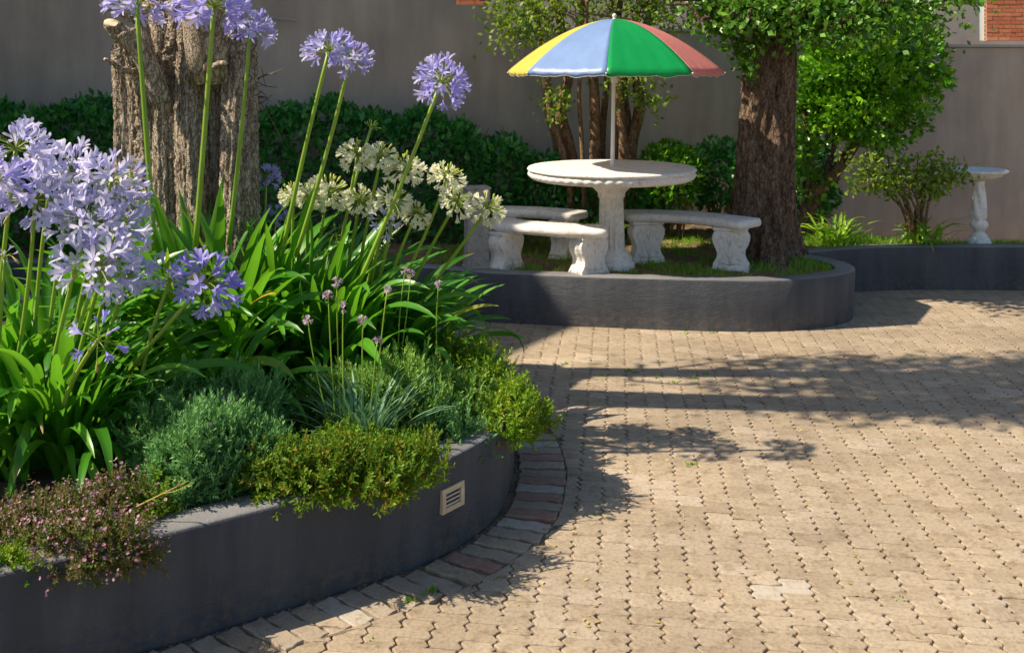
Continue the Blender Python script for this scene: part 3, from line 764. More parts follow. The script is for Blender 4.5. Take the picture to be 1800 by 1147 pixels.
# ------------------------------------------------------------------ stone table, benches, parasol, post, birdbath
TBX, TBY = 0.716, 7.20; TBZ = float(zs2(TBX, TBY))
tb = root('garden_table', 'round white cement table on a fluted pedestal under the parasol', 'table', (TBX, TBY, TBZ))
zt = 1.040 - TBZ
def top_mod(t, i, r, z):
    if i in (4, 5, 6): return r + 0.0055 * math.cos(52 * t) * (1 if i == 5 else .6) + 0.002 * math.sin(7 * t)
    return r + 0.0018 * math.sin(11 * t + i)
V, Fc = lathe([(0.12, zt - 0.098), (0.30, zt - 0.092), (0.50, zt - 0.086), (0.570, zt - 0.082), (0.588, zt - 0.070), (0.600, zt - 0.052), (0.596, zt - 0.036), (0.584, zt - 0.030), (0.586, zt - 0.026), (0.602, zt - 0.022), (0.606, zt - 0.010), (0.598, zt - 0.001), (0.586, zt), (0.35, zt + 0.001), (0.05, zt + 0.001)], 312, top_mod)
link('tabletop', mesh_np('tabletop', V, Fc, M['cement'], True), tb)
zc0, zc1 = 0.135, zt - 0.215
def flute(t, i, r, z):
    if zc0 + .01 < z < zc1 - .01: return r - 0.017 * abs(math.cos(8 * t)) ** 0.8 + 0.007
    return r
prof = [(0.092, zc0 - .02), (0.092, zc0)] + [(0.089 - 0.010 * k / 10, zc0 + .015 + (zc1 - zc0 - .03) * k / 10) for k in range(11)] + [(0.094, zc1), (0.100, zc1 + .012), (0.096, zc1 + .022), (0.104, zc1 + .035), (0.122, zc1 + .055), (0.150, zc1 + .08), (0.195, zc1 + .105), (0.225, zt - 0.088)]
V, Fc = lathe(prof, 192, flute); link('pedestal', mesh_np('pedestal', V, Fc, M['cement'], True), tb)
V, Fc = lathe([(0.165, -0.03), (0.168, 0.035), (0.158, 0.044), (0.150, 0.05), (0.152, 0.075), (0.138, 0.092), (0.118, 0.104), (0.112, 0.122), (0.100, 0.13)], 64); link('base', mesh_np('base', V, Fc, M['cement'], True), tb)

def sweep_seat(P, w, z, th, endcap=True):
    P = np.array(P); T = np.gradient(P, axis=0); T /= np.linalg.norm(T, axis=1)[:, None]; Nn = np.stack([-T[:, 1], T[:, 0]], 1)
    cs = [(-w / 2 + .022, 0), (-w / 2 + .006, .012), (-w / 2, .026), (-w / 2, th - .022), (-w / 2 + .008, th - .006), (-w / 2 + .02, th), (w / 2 - .02, th), (w / 2 - .008, th - .006), (w / 2, th - .022), (w / 2, .026), (w / 2 - .006, .012), (w / 2 - .022, 0)]
    V = []; k = len(cs); rr = np.random.default_rng(5)
    # round the two ends by adding shrunken rings
    Pe = [P[0] - T[0] * .022] + list(P) + [P[-1] + T[-1] * .022]; Ne = [Nn[0]] + list(Nn) + [Nn[-1]]
    for i, (p, n) in enumerate(zip(Pe, Ne)):
        e = i in (0, len(Pe) - 1)
        for (a, zz) in cs:
            if e: a = a * 0.86; zz = 0.5 * th + (zz - 0.5 * th) * 0.72
            jn = rr.normal(0, 0.0016, 2)
            V.append((p[0] + n[0] * a + jn[0], p[1] + n[1] * a + jn[1], z + zz))
    Fc = []
    for i in range(len(Pe) - 1):
        for q in range(k): Fc.append((i * k + q, i * k + (q + 1) % k, (i + 1) * k + (q + 1) % k, (i + 1) * k + q))
    Fc.append(tuple(range(k))[::-1]); Fc.append(tuple((len(Pe) - 1) * k + q for q in range(k)))
    return np.array(V), Fc
# carved leg: scroll profile in width, grooved sides, a leaf carved on each broad face
def leg_mesh():
    m = MB()
    hgt = 0.275
    prof = [(0.00, 0.128), (0.022, 0.130), (0.026, 0.122), (0.045, 0.120), (0.060, 0.108), (0.085, 0.094), (0.110, 0.090), (0.135, 0.097), (0.165, 0.114), (0.195, 0.124), (0.220, 0.124), (0.240, 0.114), (0.252, 0.104), (0.258, 0.118), (0.275, 0.120)]
    tk = 0.066
    nseg = 14
    # cross-section ring: rounded rectangle with two vertical grooves on each narrow side
    ring = []
    for (a, b) in [(-1, -1), (-.5, -1.0), (0, -1.0), (.5, -1.0), (1, -1), (1.035, -.8), (.95, -.55), (1.06, -.3), (1.06, .3), (.95, .55), (1.035, .8), (1, 1), (.5, 1), (0, 1), (-.5, 1), (-1, 1), (-1.035, .8), (-.95, .55), (-1.06, .3), (-1.06, -.3), (-.95, -.55), (-1.035, -.8)]:
        ring.append((a, b))
    k = len(ring); V = []
    for (z, w) in prof:
        flat = z < .03 or z > .255
        for (a, b) in ring:
            aa = math.copysign(min(abs(a), 1.0), a) if flat else a
            V.append((aa * w, b * (tk + (.008 if flat else 0)), z))
    Fc = []
    for i in range(len(prof) - 1):
        for q in range(k): Fc.append((i * k + q, i * k + (q + 1) % k, (i + 1) * k + (q + 1) % k, (i + 1) * k + q))
    Fc.append(tuple(range(k))[::-1]); Fc.append(tuple((len(prof) - 1) * k + q for q in range(k)))
    m.add(V, Fc)
    return mesh_np('leg', np.array(m.v), m.f, M['cement'], False)
def carving_mesh():
    m = MB()
    for sgn in (-1,):
        y = sgn * 0.0655
        for s2 in (-1, 1):
            pts = []
            for t in np.linspace(0, 1, 12):           # volute sweeping out from the stem
                a = -1.2 + 5.4 * t; r = 0.038 * (1 - .72 * t)
                pts.append((s2 * (0.052 + r * math.cos(a)), y, 0.195 + r * math.sin(a)))
            m.tube(pts, [0.0065 * (1 - .4 * t) for t in np.linspace(0, 1, 12)], 6)
            m.tube([(s2 * .004, y, .075), (s2 * .022, y, .12), (s2 * .034, y, .158)], [.004, .009, .004], 6)
            m.tube([(s2 * .006, y, .045), (s2 * .045, y, .062), (s2 * .075, y, .05)], [.006, .008, .003], 6)
            m.tube([(s2 * .004, y, .17), (s2 * .012, y, .205), (s2 * .006, y, .235)], [.004, .009, .003], 6)
        m.tube([(0, y, .04), (0, y, .11), (0, y, .2)], [.007, .008, .003], 6)
    return mesh_np('carving', np.array(m.v), m.f, M['cement'], True)
LEG, CARV = leg_mesh(), carving_mesh()
def bench(label, A, Mid, B, w, legs, zseat):
    A, Mid, B = map(np.array, (A, Mid, B))
    z0 = float(zs2(*Mid))
    o = root('curved_bench', label, 'bench', (Mid[0], Mid[1], z0), 'curved cement benches round the table')
    t = np.linspace(0, 1, 26)[:, None]
    P = (1 - t) ** 2 * A + 2 * t * (1 - t) * (2 * Mid - 0.5 * A - 0.5 * B) + t ** 2 * B
    V, Fc = sweep_seat(P - Mid, w, zseat - 0.062 - z0, 0.062); link('seat', mesh_np('seat', V, Fc, M['cement'], True), o)
    for (lx, ly, rz) in legs:
        zz = float(zs2(lx, ly)) - 0.012
        l = link('leg', LEG, o, (lx - Mid[0], ly - Mid[1], zz - z0)); l.rotation_euler = (0, 0, R(rz)); l.scale = (1, 1, (zseat - 0.060 - zz) / 0.275)
        link('carving', CARV, l); link('carving', CARV, l).rotation_euler = (0, 0, math.pi)
    return o
bench('short curved cement bench with its end against the grey square post', (-0.17, 7.30), (0.20, 7.03), (0.64, 6.90), 0.27, [(-0.045, 7.13, 50), (0.53, 6.93, 38)], 0.655)
bench('curved cement bench between the table pedestal and the big dark trunk', (0.86, 7.50), (1.30, 7.42), (1.68, 7.10), 0.28, [(1.00, 7.46, 10), (1.57, 7.16, -20)], 0.675)
bench('shaded curved cement bench at the back, behind the one by the post', (-0.12, 7.86), (0.20, 7.80), (0.50, 7.62), 0.26, [(0.40, 7.65, 60), (-0.02, 7.83, 75)], 0.655)

# square post
pp_ = np.array([-0.255, 7.12]); pz = float(zs2(*pp_)) - .01
po = root('square_post', 'short grey square cement post beside the bench end', 'post', (pp_[0], pp_[1], pz))
m = MB(); V = []
for z, w in ((0, .088), (.04, .088), (.045, .078), (.50, .070)):
    V += [(-w, -w, z), (w, -w, z), (w, w, z), (-w, w, z)]
Fc = [(i * 4 + k, i * 4 + (k + 1) % 4, (i + 1) * 4 + (k + 1) % 4, (i + 1) * 4 + k) for i in range(3) for k in range(4)]
m.add(V, Fc); s_ = m.build('shaft', M['cement_grey'], po)
MB().box((0, 0, .548), (.165, .165, .09)).build('cap', M['cement_grey'], po)
MB().box((0, 0, .599), (.18, .18, .010)).build('cap_slab', M['cement_grey'], po)
po.rotation_euler = (0, 0, R(14))

# parasol
ux, uy = 0.738, 7.2
um = root('parasol', 'beach parasol with yellow, blue, green and red panels over the stone table', 'parasol', (ux, uy, 1.042))
ZR, ZA, RR = 1.727 - 1.042, 2.104 - 1.042, 0.775
def dome(t): return ZR + (ZA - ZR) * (1 - t ** 1.75)
def panel(a0, a1, mat, nm):
    nu, nv_ = 14, 18; V = []
    for i in range(nv_ + 1):
        t = 0.02 + 0.98 * i / nv_
        for j in range(nu + 1):
            u = j / nu
            p0 = np.array([math.cos(a0), math.sin(a0)]); p1 = np.array([math.cos(a1), math.sin(a1)])
            p = (p0 * (1 - u) + p1 * u)
            bulge = 4 * u * (1 - u)
            rl_ = np.linalg.norm(p); p = p / rl_ * (rl_ + (1 - rl_) * 0.25 * bulge ** .5 * (1 - t * .6))
            wr = 0.004 * math.sin(9 * u * math.pi + a0 * 5) * t ** 2
            edge = -0.012 * bulge * max(0, t - .85) / .15
            V.append((p[0] * RR * t, p[1] * RR * t, dome(t) - 0.020 * bulge * t * (1 - .4 * t) + wr - edge * .4))
    base = nv_ * (nu + 1)
    for j in range(nu + 1):          # hem turned down
        x, y, z = V[base + j]; u = j / nu
        V.append((x * 0.992, y * 0.992, z - 0.018 - 0.010 * abs(math.sin(3 * math.pi * u + a0 * 3)) - 0.004 * math.sin(11 * u)))
    Fc = [(i * (nu + 1) + j, i * (nu + 1) + j + 1, (i + 1) * (nu + 1) + j + 1, (i + 1) * (nu + 1) + j) for i in range(nv_ + 1) for j in range(nu)]
    o = link(nm, mesh_np(nm, V, Fc, mat, True), um)
    sm = o.modifiers.new('thick', 'SOLIDIFY'); sm.thickness = 0.0015; sm.offset = -1
    o['label'] = nm.replace('_', ' ') + ' of the parasol'
    # white bound edge
    hem = np.array(V[-(nu + 1):])
    mt = MB(); mt.tube(hem, 0.0028, 4); e = mt.build('bound_edge', M['trim'], o)
a_start = R(-90 - 9.7)
cols = [('green_panel', 'um_g'), ('red_panel', 'um_r'), ('yellow_panel', 'um_y'), ('blue_panel', 'um_b')] * 2
tips = []
for k in range(8):
    a0, a1 = a_start + k * R(45), a_start + (k + 1) * R(45)
    panel(a0, a1, M[cols[k][1]], cols[k][0])
    pts = [(RR * t * math.cos(a0), RR * t * math.sin(a0), dome(t) - .008) for t in np.linspace(0.03, 1.0, 14)]
    rib = MB(); rib.tube(pts, 0.0035, 5); ro = rib.build('rib', M['trim'], um)
    V, Fc = lathe([(0.002, -.006), (0.006, -.004), (0.0075, 0), (0.006, .004), (0.002, .006)], 10)
    tp = link('tip', mesh_np('tip', V, Fc, M['trim'], True), ro, (RR * 1.004 * math.cos(a0), RR * 1.004 * math.sin(a0), dome(1) - .010))
    s_ = MB(); s_.tube([(0.02 * math.cos(a0), .02 * math.sin(a0), ZA - .42), (RR * .52 * math.cos(a0), RR * .52 * math.sin(a0), dome(.52) - .012)], 0.003, 5); s_.build('strut', M['steel'], ro)
m = MB(); m.tube([(-0.016, 0, -0.55), (-.014, 0, 0.0), (0, 0, ZA)], [0.0155, 0.0155, 0.0125], 16); m.build('pole', M['white_pole'], um)
m = MB(); m.tube([(0, 0, ZA - .46), (0, 0, ZA - .40)], 0.026, 14); m.build('runner', M['trim'], um)
V, Fc = lathe([(0.004, -.01), (0.016, -.005), (0.017, .002), (0.010, .006), (0.012, .012), (0.0165, .02), (0.0165, .028), (0.010, .037), (0.002, .04)], 18); link('finial', mesh_np('finial', V, Fc, M['trim'], True), um, (0, 0, ZA))

# birdbath
bx_, by_ = W(1721, 428, 8.14)[0], 8.14; bz = float(zs2(bx_, by_)) - .005
bd = root('birdbath', 'white birdbath on a slender turned column against the wall', 'birdbath', (bx_, by_, bz))
zb = (H - (297 - HY) / F * by_) - bz
def oct_(t, i, r, z): a = (t % (math.pi / 4)) - math.pi / 8; return r * (0.45 * (math.cos(math.pi / 8) / math.cos(a)) + .55)
V, Fc = lathe([(0.100, -.02), (0.100, 0.03), (0.088, 0.036), (0.086, 0.05), (0.07, 0.062), (0.062, 0.085), (0.05, 0.095), (0.045, 0.11)], 64, oct_); link('base', mesh_np('base', V, Fc, M['bath'], False), bd)
zcol = zb - 0.09
def twist(t, i, r, z):
    if .19 < z < zcol - .05: return r + 0.005 * math.sin(5 * t + z * 26)
    return r
prof = [(0.044, 0.108), (0.040, 0.12), (0.056, 0.135), (0.068, 0.155), (0.070, 0.175), (0.056, 0.195), (0.044, 0.205), (0.052, 0.212), (0.052, 0.222), (0.058, 0.232)] + [(0.064 - 0.024 * k / 16, 0.232 + (zcol - .03 - .232) * k / 16) for k in range(1, 17)] + [(0.044, zcol - .02), (0.044, zcol - .008), (0.034, zcol)]
V, Fc = lathe(prof, 60, twist); link('column', mesh_np('column', V, Fc, M['bath'], True), bd)
def scal(t, i, r, z): return r + (0.006 * math.cos(16 * t) if r > .14 else 0)
V, Fc = lathe([(0.036, zcol), (0.07, zcol + .004), (0.130, zcol + .018), (0.150, zcol + .032), (0.166, zcol + .036), (0.172, zcol + .05), (0.198, zcol + .062), (0.216, zcol + .070), (0.218, zcol + .084), (0.206, zcol + .090), (0.186, zcol + .078), (0.10, zcol + .05), (0.02, zcol + .045)], 96, scal)
link('bowl', mesh_np('bowl', V, Fc, M['bath'], True), bd)

# ------------------------------------------------------------------ foliage templates
LEAF2 = (np.array([[0, 0, 0], [-.30, .05, .45], [0, -.02, 1.0], [.30, .05, .45], [0, -.03, .45]]), np.array([[0, 1, 2, 4], [0, 4, 2, 3]]))   # folded leaf along +Z, length 1
def sprig(n, ln, wd, stem=1.0, ang0=35, ang1=55, t0=0.1, seed=0, tip=True, jit=.25):
    """stem along +Z with n narrow leaves set round it; returns quads"""
    r = np.random.default_rng(seed); V = []; Fc = []; tr = []
    def quad_leaf(p, d, l, w, rn):
        d = d / np.linalg.norm(d); s_ = np.cross(d, [0, 0, 1.0]); s_ = s_ / (np.linalg.norm(s_) + 1e-6); nrm = np.cross(s_, d)
        b = len(V); V.extend([p, p + d * l * .5 - s_ * w / 2 + nrm * w * .15, p + d * l, p + d * l * .5 + s_ * w / 2 + nrm * w * .15]); Fc.append((b, b + 1, b + 2, b + 3)); tr.extend([rn] * 4)
    for i in range(n):
        t = t0 + (1 - t0) * i / n; a = i * 2.4 + r.normal(0, .3); el = math.radians(ang0 + (ang1 - ang0) * (1 - t)) + r.normal(0, jit)
        d = np.array([math.cos(a) * math.sin(el), math.sin(a) * math.sin(el), math.cos(el)])
        quad_leaf(np.array([0, 0, t * stem]), d, ln * r.uniform(.75, 1.2) * (1.1 - .5 * t), wd * r.uniform(.8, 1.2), r.random())
    w = wd * .28
    b = len(V); V.extend([np.array([-w, 0, 0.0]), np.array([w, 0, 0.0]), np.array([w * .5, 0, stem]), np.array([-w * .5, 0, stem])]); Fc.append((b, b + 1, b + 2, b + 3)); tr.extend([.9] * 4)
    return np.array(V), np.array(Fc), np.array(tr)
def unit(n, r): v = r.normal(0, 1, (n, 3)); return v / np.linalg.norm(v, axis=1)[:, None]
def lumpy(D, seed, amp=.15, k=7):
    r = np.random.default_rng(seed); C_ = unit(k, r); a = np.zeros(len(D))
    for c in C_: a = np.maximum(a, np.clip((D @ c - .72) / .28, 0, 1) ** .7)
    return 1 + amp * (a * 1.6 - .7)
def mound_pts(n, c, rad, seed, zmin=-.15, amp=.15, layers=(1.0,), k=9):
    r = np.random.default_rng(seed)
    D = unit(int(n * 2.2), r); D = D[D[:, 2] > zmin][:n]; n = len(D)
    L = lumpy(D, seed + 1, amp, k) * r.choice(layers, n) * r.uniform(.93, 1.05, n)
    P = D * np.array(rad) * L[:, None] + np.array(c)
    Nn = D / np.array(rad); Nn /= np.linalg.norm(Nn, axis=1)[:, None]
    return P, Nn
def leaf_cloud(n, c, rad, seed, size, zmin=-1, amp=.2, layers=(1, .97, .9, .8, .65), up=.25, k=12, wid=1.0, tilt=.75, outline=1.0):
    r = np.random.default_rng(seed + 50)
    P, Nn = mound_pts(n, c, rad, seed, zmin, amp, layers, k)
    D = Nn * .55 + r.normal(0, tilt, P.shape) * .8 + np.array([0, 0, up]); n = len(P)
    Rm = rot_from_z(D, r.uniform(0, 6.28, n)); S = r.uniform(.65, 1.25, n) * size
    return scatter(LEAF2[0], LEAF2[1], P, Rm, np.c_[S * wid, S, S], None, r.random(n))
def cluster_cloud(nc, per, c, rad, seed, size, amp=.2, spread=.045, layers=(1, 1, .95, .85), k=20, zmin=-1, up=.35, wid=1.1):
    """leaves gathered in rosettes at the twig ends, dark gaps between"""
    r = np.random.default_rng(seed + 9)
    Pc, Nc = mound_pts(nc, c, rad, seed, zmin, amp, layers, k); nc = len(Pc)
    P = np.repeat(Pc, per, 0); Nn = np.repeat(Nc, per, 0); n = len(P)
    dv = r.normal(0, 1, (n, 3)); dv /= np.linalg.norm(dv, axis=1)[:, None]
    D = Nn * .75 + dv * .9 + np.array([0, 0, up]); P = P + dv * spread * r.uniform(.1, 1, n)[:, None]
    S = r.uniform(.6, 1.25, n) * size * np.repeat(r.uniform(.75, 1.2, nc), per)
    rr = np.clip(np.repeat(r.random(nc), per) * .65 + r.random(n) * .35, 0, 1)
    return scatter(LEAF2[0], LEAF2[1], P, rot_from_z(D, r.uniform(0, 6.28, n)), np.c_[S * wid, S, S], None, rr)
def foliage(name, parts, mat, parent, off=(0, 0, 0)):
    V, Fc, r = join_np(parts)
    return link(name, mesh_np(name, V - np.array(off), Fc, mat, False, r), parent)

# ------------------------------------------------------------------ hedge, shrubs, trees at the back
hd = root('hedge', 'long dark green leafy hedge along the foot of the taupe wall', 'hedge', (-2.0, 8.3, .3))
def hedge_leaves(n, seed, x0, x1, y0, y1, zf, zlo=.25):
    r = np.random.default_rng(seed)
    t = r.random(n); x = x0 + (x1 - x0) * r.random(n)
    zt = zf(x) + .05 * np.sin(x * 7) + .04 * np.sin(x * 17 + 2) + r.normal(0, .02, n)
    top = r.random(n) < .36
    y0 = wall_y(x) - .98; y1 = wall_y(x) - .22
    y = np.where(top, r.uniform(0, 1, n) * (y1 - y0) + y0, y0 + np.abs(r.normal(0, .10, n)) + .05 * np.sin(x * 5 + 1))
    z = np.where(top, zt - np.abs(r.normal(0, .05, n)), zlo + (zt - zlo) * r.random(n) ** .8)
    P = np.c_[x, y, z]; Nn = np.where(top[:, None], [[0, -.3, 1.0]], [[0, -1.0, .3]])
    D = Nn * .5 + r.normal(0, .6, (n, 3)) + np.array([0, 0, .2]); Rm = rot_from_z(D, r.uniform(0, 6.28, n)); S = r.uniform(.7, 1.25, n)
    return scatter(LEAF2[0], LEAF2[1], P, Rm, np.c_[S * .068, S * .072, S * .078], None, r.random(n))
zf_h = lambda x: 1.40 - np.clip(x + 1.3, 0, 2) * .17 - np.clip(x + .35, 0, 1) * .28
foliage('foliage', [hedge_leaves(16000, 1, -4.9, 0.16, 7.95, 8.7, zf_h)], M['hedge'], hd, (-2, 8.3, .3))
m = MB(); r = np.random.default_rng(4)
for k in range(46):
    x = r.uniform(-4.8, .05); y = wall_y(x) - r.uniform(.3, .75); m.tube([(x, y, .3), (x + r.normal(0, .05), y + r.normal(0, .05), .8), (x + r.normal(0, .12), y + r.normal(0, .1), 1.25)], [.012, .009, .004], 5)
m.build('stems', M['twig'], hd, off=(-2, 8.3, .3))

def shrub(name, label, c, rad, n, size, mat, seed, zmin=-.6, amp=.18, cat='shrub', stems=8, group=None, tilt=.75):
    o = root(name, label, cat, (c[0], c[1], float(zs2(c[0], c[1]))), group)
    foliage('foliage', [leaf_cloud(n, c, rad, seed, size, zmin, amp, tilt=tilt)], M[mat], o, o.location)
    m = MB(); r = np.random.default_rng(seed)
    for k in range(stems):
        a = r.uniform(0, 6.28); z0 = o.location.z
        e = np.array([c[0] + math.cos(a) * rad[0] * .6, c[1] + math.sin(a) * rad[1] * .6, c[2] + rad[2] * .4])
        s0 = np.array([c[0] + r.normal(0, .04), c[1] + r.normal(0, .04), z0 - .02])
        m.tube([s0, (s0 + e) / 2 + r.normal(0, .04, 3), e], [.012, .009, .004], 5)
    m.build('stems', M['twig'], o, off=o.location)
    return o
shrub('clipped_shrub', 'low clipped shrub with sunlit top behind the table, right of the pale stems', W(1182, 308, 8.35), (.28, .26, .26), 2300, .055, 'topiary', 21, -.9, .10)
shrub('dark_shrub', 'dark shrub in shade just left of the big tree trunk', W(1268, 312, 8.5), (.26, .25, .30), 1600, .06, 'hedge', 22, -.9, .12)
shrub('dark_shrub', 'dark low shrub in the shade between hedge end and pale stems', W(958, 330, 8.45), (.24, .2, .28), 1300, .06, 'hedge', 23, -.9, .15)
shrub('dark_shrub', 'dark leafy undergrowth shrub seen below the tabletop', W(1070, 372, 8.3), (.50, .16, .22), 1700, .06, 'hedge', 24, -.9, .15)
shrub('dark_shrub', 'dark shrub behind the leaning stems of the round topiary tree', W(1425, 320, 8.85), (.22, .2, .36), 1500, .06, 'hedge', 25, -.9, .15)

def branch_tree(m, start, end, r0, r1, r, sag=.05, nseg=6):
    s, e = np.array(start), np.array(end); pts = []
    for t in np.linspace(0, 1, nseg): pts.append(s + (e - s) * t + r.normal(0, sag, 3) * math.sin(math.pi * t))
    m.tube(pts, np.linspace(r0, r1, nseg), 8); return np.array(pts)

# multi-stemmed tree behind the parasol
ms_d = 8.25
mt = root('multi_stemmed_tree', 'multi-stemmed tree with smooth tan stems behind the stone table', 'tree', tuple(W(1050, 330, ms_d)[:2]) + (.33,))
r = np.random.default_rng(31)
stems = [([(1005, 345), (990, 270), (968, 205), (962, 130), (950, 60), (930, -30)], .030, .0), ([(1018, 345), (1000, 255), (985, 190), (1000, 130), (985, 40), (975, -60)], .048, .1), ([(1028, 345), (1022, 240), (1018, 150), (1030, 40), (1035, -60)], .018, -.1),
         ([(1045, 345), (1046, 230), (1043, 140), (1030, 60), (1010, -60)], .046, .05), ([(1062, 345), (1058, 250), (1068, 130), (1075, 30), (1070, -60)], .030, .2), ([(1078, 345), (1082, 240), (1090, 150), (1085, 50), (1100, -60)], .035, 0.0),
         ([(1090, 345), (1096, 250), (1086, 170), (1100, 100), (1125, 0), (1140, -60)], .038, -.1), ([(1106, 345), (1110, 255), (1124, 190), (1118, 120), (1135, 50), (1170, -40)], .048, .05), ([(1100, 300), (1105, 220), (1098, 150), (1110, 60)], .028, .12),
         ([(985, 345), (976, 250), (962, 200), (955, 120)], .026, .25)]
ends = []
for pts, rad, dd in stems:
    P = catmull([W(px, py, ms_d + dd + .02 * k) for k, (px, py) in enumerate(pts)], 5)
    P[0, 2] = .28
    m = MB(); m.tube(P, np.linspace(rad * 1.15, rad * .7, len(P)), 10); m.build('stem', M['bark_tan'], mt, off=mt.location, smooth=True)
    ends.append(P)
m = MB()
twig_tips = []
for P in ends:
    for k in range(9):
        i = r.integers(len(P) // 2, len(P)); s0 = P[i]; e = s0 + np.array([r.normal(0, .34), r.normal(0, .25), r.uniform(.1, .5)]); 
        if s0[2] < 1.9: continue
        q = branch_tree(m, s0, e, .010, .003, r, .03, 5); twig_tips += [q[-1], q[-2], q[3]]
for (px, py) in [(900, 10), (930, 20), (950, 55), (890, -20), (1180, 25), (1160, 45), (1200, 0), (1130, 15), (920, 45)]:
    e = W(px, py, ms_d + r.normal(0, .1)); q = branch_tree(m, W(1000 + (px - 1000) * .5, -5 + r.uniform(-20, 40), ms_d), e, .010, .003, r, .03, 5); twig_tips += [q[-1], q[-2], q[3]]
m.build('branches', M['twig'], mt, off=mt.location)
TT = np.array(twig_tips); n = 2300
P = TT[r.integers(0, len(TT), n)] + r.normal(0, .085, (n, 3)); D = r.normal(0, .7, (n, 3)) + [0, 0, .3]
S = r.uniform(.035, .062, n)
parts = [scatter(LEAF2[0], LEAF2[1], P, rot_from_z(D, r.uniform(0, 6.28, n)), np.c_[S, S, S], None, r.random(n))]
for (px, py, n, sp) in [(975, 190, 70, .07), (1085, 150, 130, .08), (1135, 165, 120, .09), (990, 175, 40, .05), (968, 165, 40, .06), (1150, 180, 40, .05), (905, 55, 190, .12), (935, 35, 260, .14), (885, 10, 160, .1), (1165, 20, 150, .1), (960, 10, 200, .15), (1110, 10, 180, .15)]:
    P = W(px, py, ms_d - .1) + r.normal(0, sp, (n, 3)); D = r.normal(0, .7, (n, 3)) + [0, 0, .3]; S = r.uniform(.035, .065, n)
    parts.append(scatter(LEAF2[0], LEAF2[1], P, rot_from_z(D, r.uniform(0, 6.28, n)), np.c_[S, S, S], None, r.random(n)))
foliage('crown', parts, M['sparse'], mt, mt.location)

# big dark trunk with its crown
bt_d = 7.58
bx0 = W(1338, 0, bt_d)[0]
big = root('big_tree', 'big tree with a thick dark rough trunk right of the benches', 'tree', (bx0, bt_d, .3))
def trunk_mesh(path, radii, n=96, m_=110, lob=None, ridge=.02, seed=0, vr=7.0, stepz=9.0):
    r = np.random.default_rng(seed)
    path = catmull(path, 12); L = np.linspace(0, 1, m_); idx = np.linspace(0, 1, len(path))
    P = np.stack([np.interp(L, idx, path[:, k]) for k in range(3)], 1); Rd = np.interp(L, np.linspace(0, 1, len(radii)), radii)
    th = np.linspace(0, 2 * np.pi, n, endpoint=False)
    waves = [(r.integers(3, 26), r.uniform(0, 6.28), r.uniform(-vr, vr), r.uniform(.3, 1)) for _ in range(18)]
    V = []
    for i in range(m_):
        z = P[i, 2]; rr = np.full(n, Rd[i])
        if lob is not None: rr = rr * lob(th, L[i])
        f = np.zeros(n)
        for (k, ph, vz, a) in waves: f += a * np.sin(k * th + ph + vz * z * (1 + .2 * math.sin(z * stepz)))
        rr = rr + ridge * Rd[i] * f * .35 + r.normal(0, ridge * .12 * Rd[i], n)
        V.append(np.c_[P[i, 0] + rr * np.cos(th), P[i, 1] + rr * np.sin(th), np.full(n, z)])
    V = np.vstack(V)
    ii, kk = np.meshgrid(np.arange(m_ - 1), np.arange(n), indexing='ij')
    a = (ii * n + kk).ravel(); b = (ii * n + (kk + 1) % n).ravel()
    return V, np.stack([a, b, b + n, a + n], 1)
V, Fq = trunk_mesh([(bx0 + .0, bt_d, .24), (bx0 + .005, bt_d, .55), (bx0 + .02, bt_d, 1.0), (bx0 + .05, bt_d, 1.6), (bx0 + .06, bt_d, 2.2), (bx0 + .05, bt_d, 3.0)], [.335, .262, .236, .214, .198, .192, .19, .18, .15], ridge=.085, seed=3, lob=lambda t, l: 1 + .05 * np.cos(5 * t + 1) * (1 - l) + .16 * np.cos(4 * t + .6) * np.exp(-l * 16))
link('trunk', mesh_np('trunk', V - np.array(big.location), Fq, M['bark_dark'], True), big)
r = np.random.default_rng(41); m = MB(); tips = []
for k in range(26):
    a = r.uniform(0, 6.28); s0 = np.array([bx0 + .05, bt_d, r.uniform(1.95, 2.35)]); e = s0 + np.array([math.cos(a) * r.uniform(.5, 1.3), math.sin(a) * r.uniform(.1, .3) - .35, r.uniform(-.1, .35)])
    q = branch_tree(m, s0, e, .035, .008, r, .06, 7); tips += list(q[3:])
m.build('branches', M['bark_dark'], big, off=big.location)
TT = np.array(tips); parts = []
n = 6500; P = TT[r.integers(0, len(TT), n)] + r.normal(0, .17, (n, 3)); k = (P[:, 2] > 1.86) & (P[:, 1] < 7.42) & (P[:, 2] < 2.34) & (P[:, 0] > 1.46) & ((P[:, 0] > 1.9) | (P[:, 2] > 1.98)); P = P[k]; n = len(P)
S = r.uniform(.04, .07, n); parts.append(scatter(LEAF2[0], LEAF2[1], P, rot_from_z(r.normal(0, .6, (n, 3)) + [0, 0, .2], r.uniform(0, 6.28, n)), np.c_[S * 1.1, S, S], None, r.random(n)))
for (px, py, n, sx, sz, d) in [(1265, 20, 420, .14, .09, 7.45), (1290, 60, 300, .10, .08, 7.45), (1310, 95, 160, .05, .08, 7.5), (1300, 25, 400, .12, .10, 7.4), (1360, 20, 520, .2, .09, 7.35), (1440, 28, 480, .16, .10, 7.4), (1510, 8, 420, .18, .07, 7.5), (1590, 0, 260, .16, .05, 7.35), (1390, 45, 160, .12, .06, 7.3), (1660, -4, 120, .12, .03, 7.35), (1705, 2, 70, .10, .03, 7.3), (1245, 5, 160, .08, .06, 7.5), (1318, 125, 50, .02, .05, 7.55)]:
    P = W(px, py, min(d, 7.36)) + r.normal(0, 1, (n, 3)) * np.array([sx, .09, sz]); S = r.uniform(.04, .068, n)
    parts.append(scatter(LEAF2[0], LEAF2[1], P, rot_from_z(r.normal(0, .6, (n, 3)) + [0, 0, .2], r.uniform(0, 6.28, n)), np.c_[S * 1.1, S, S], None, r.random(n)))
foliage('crown', parts, M['crown'], big, big.location)

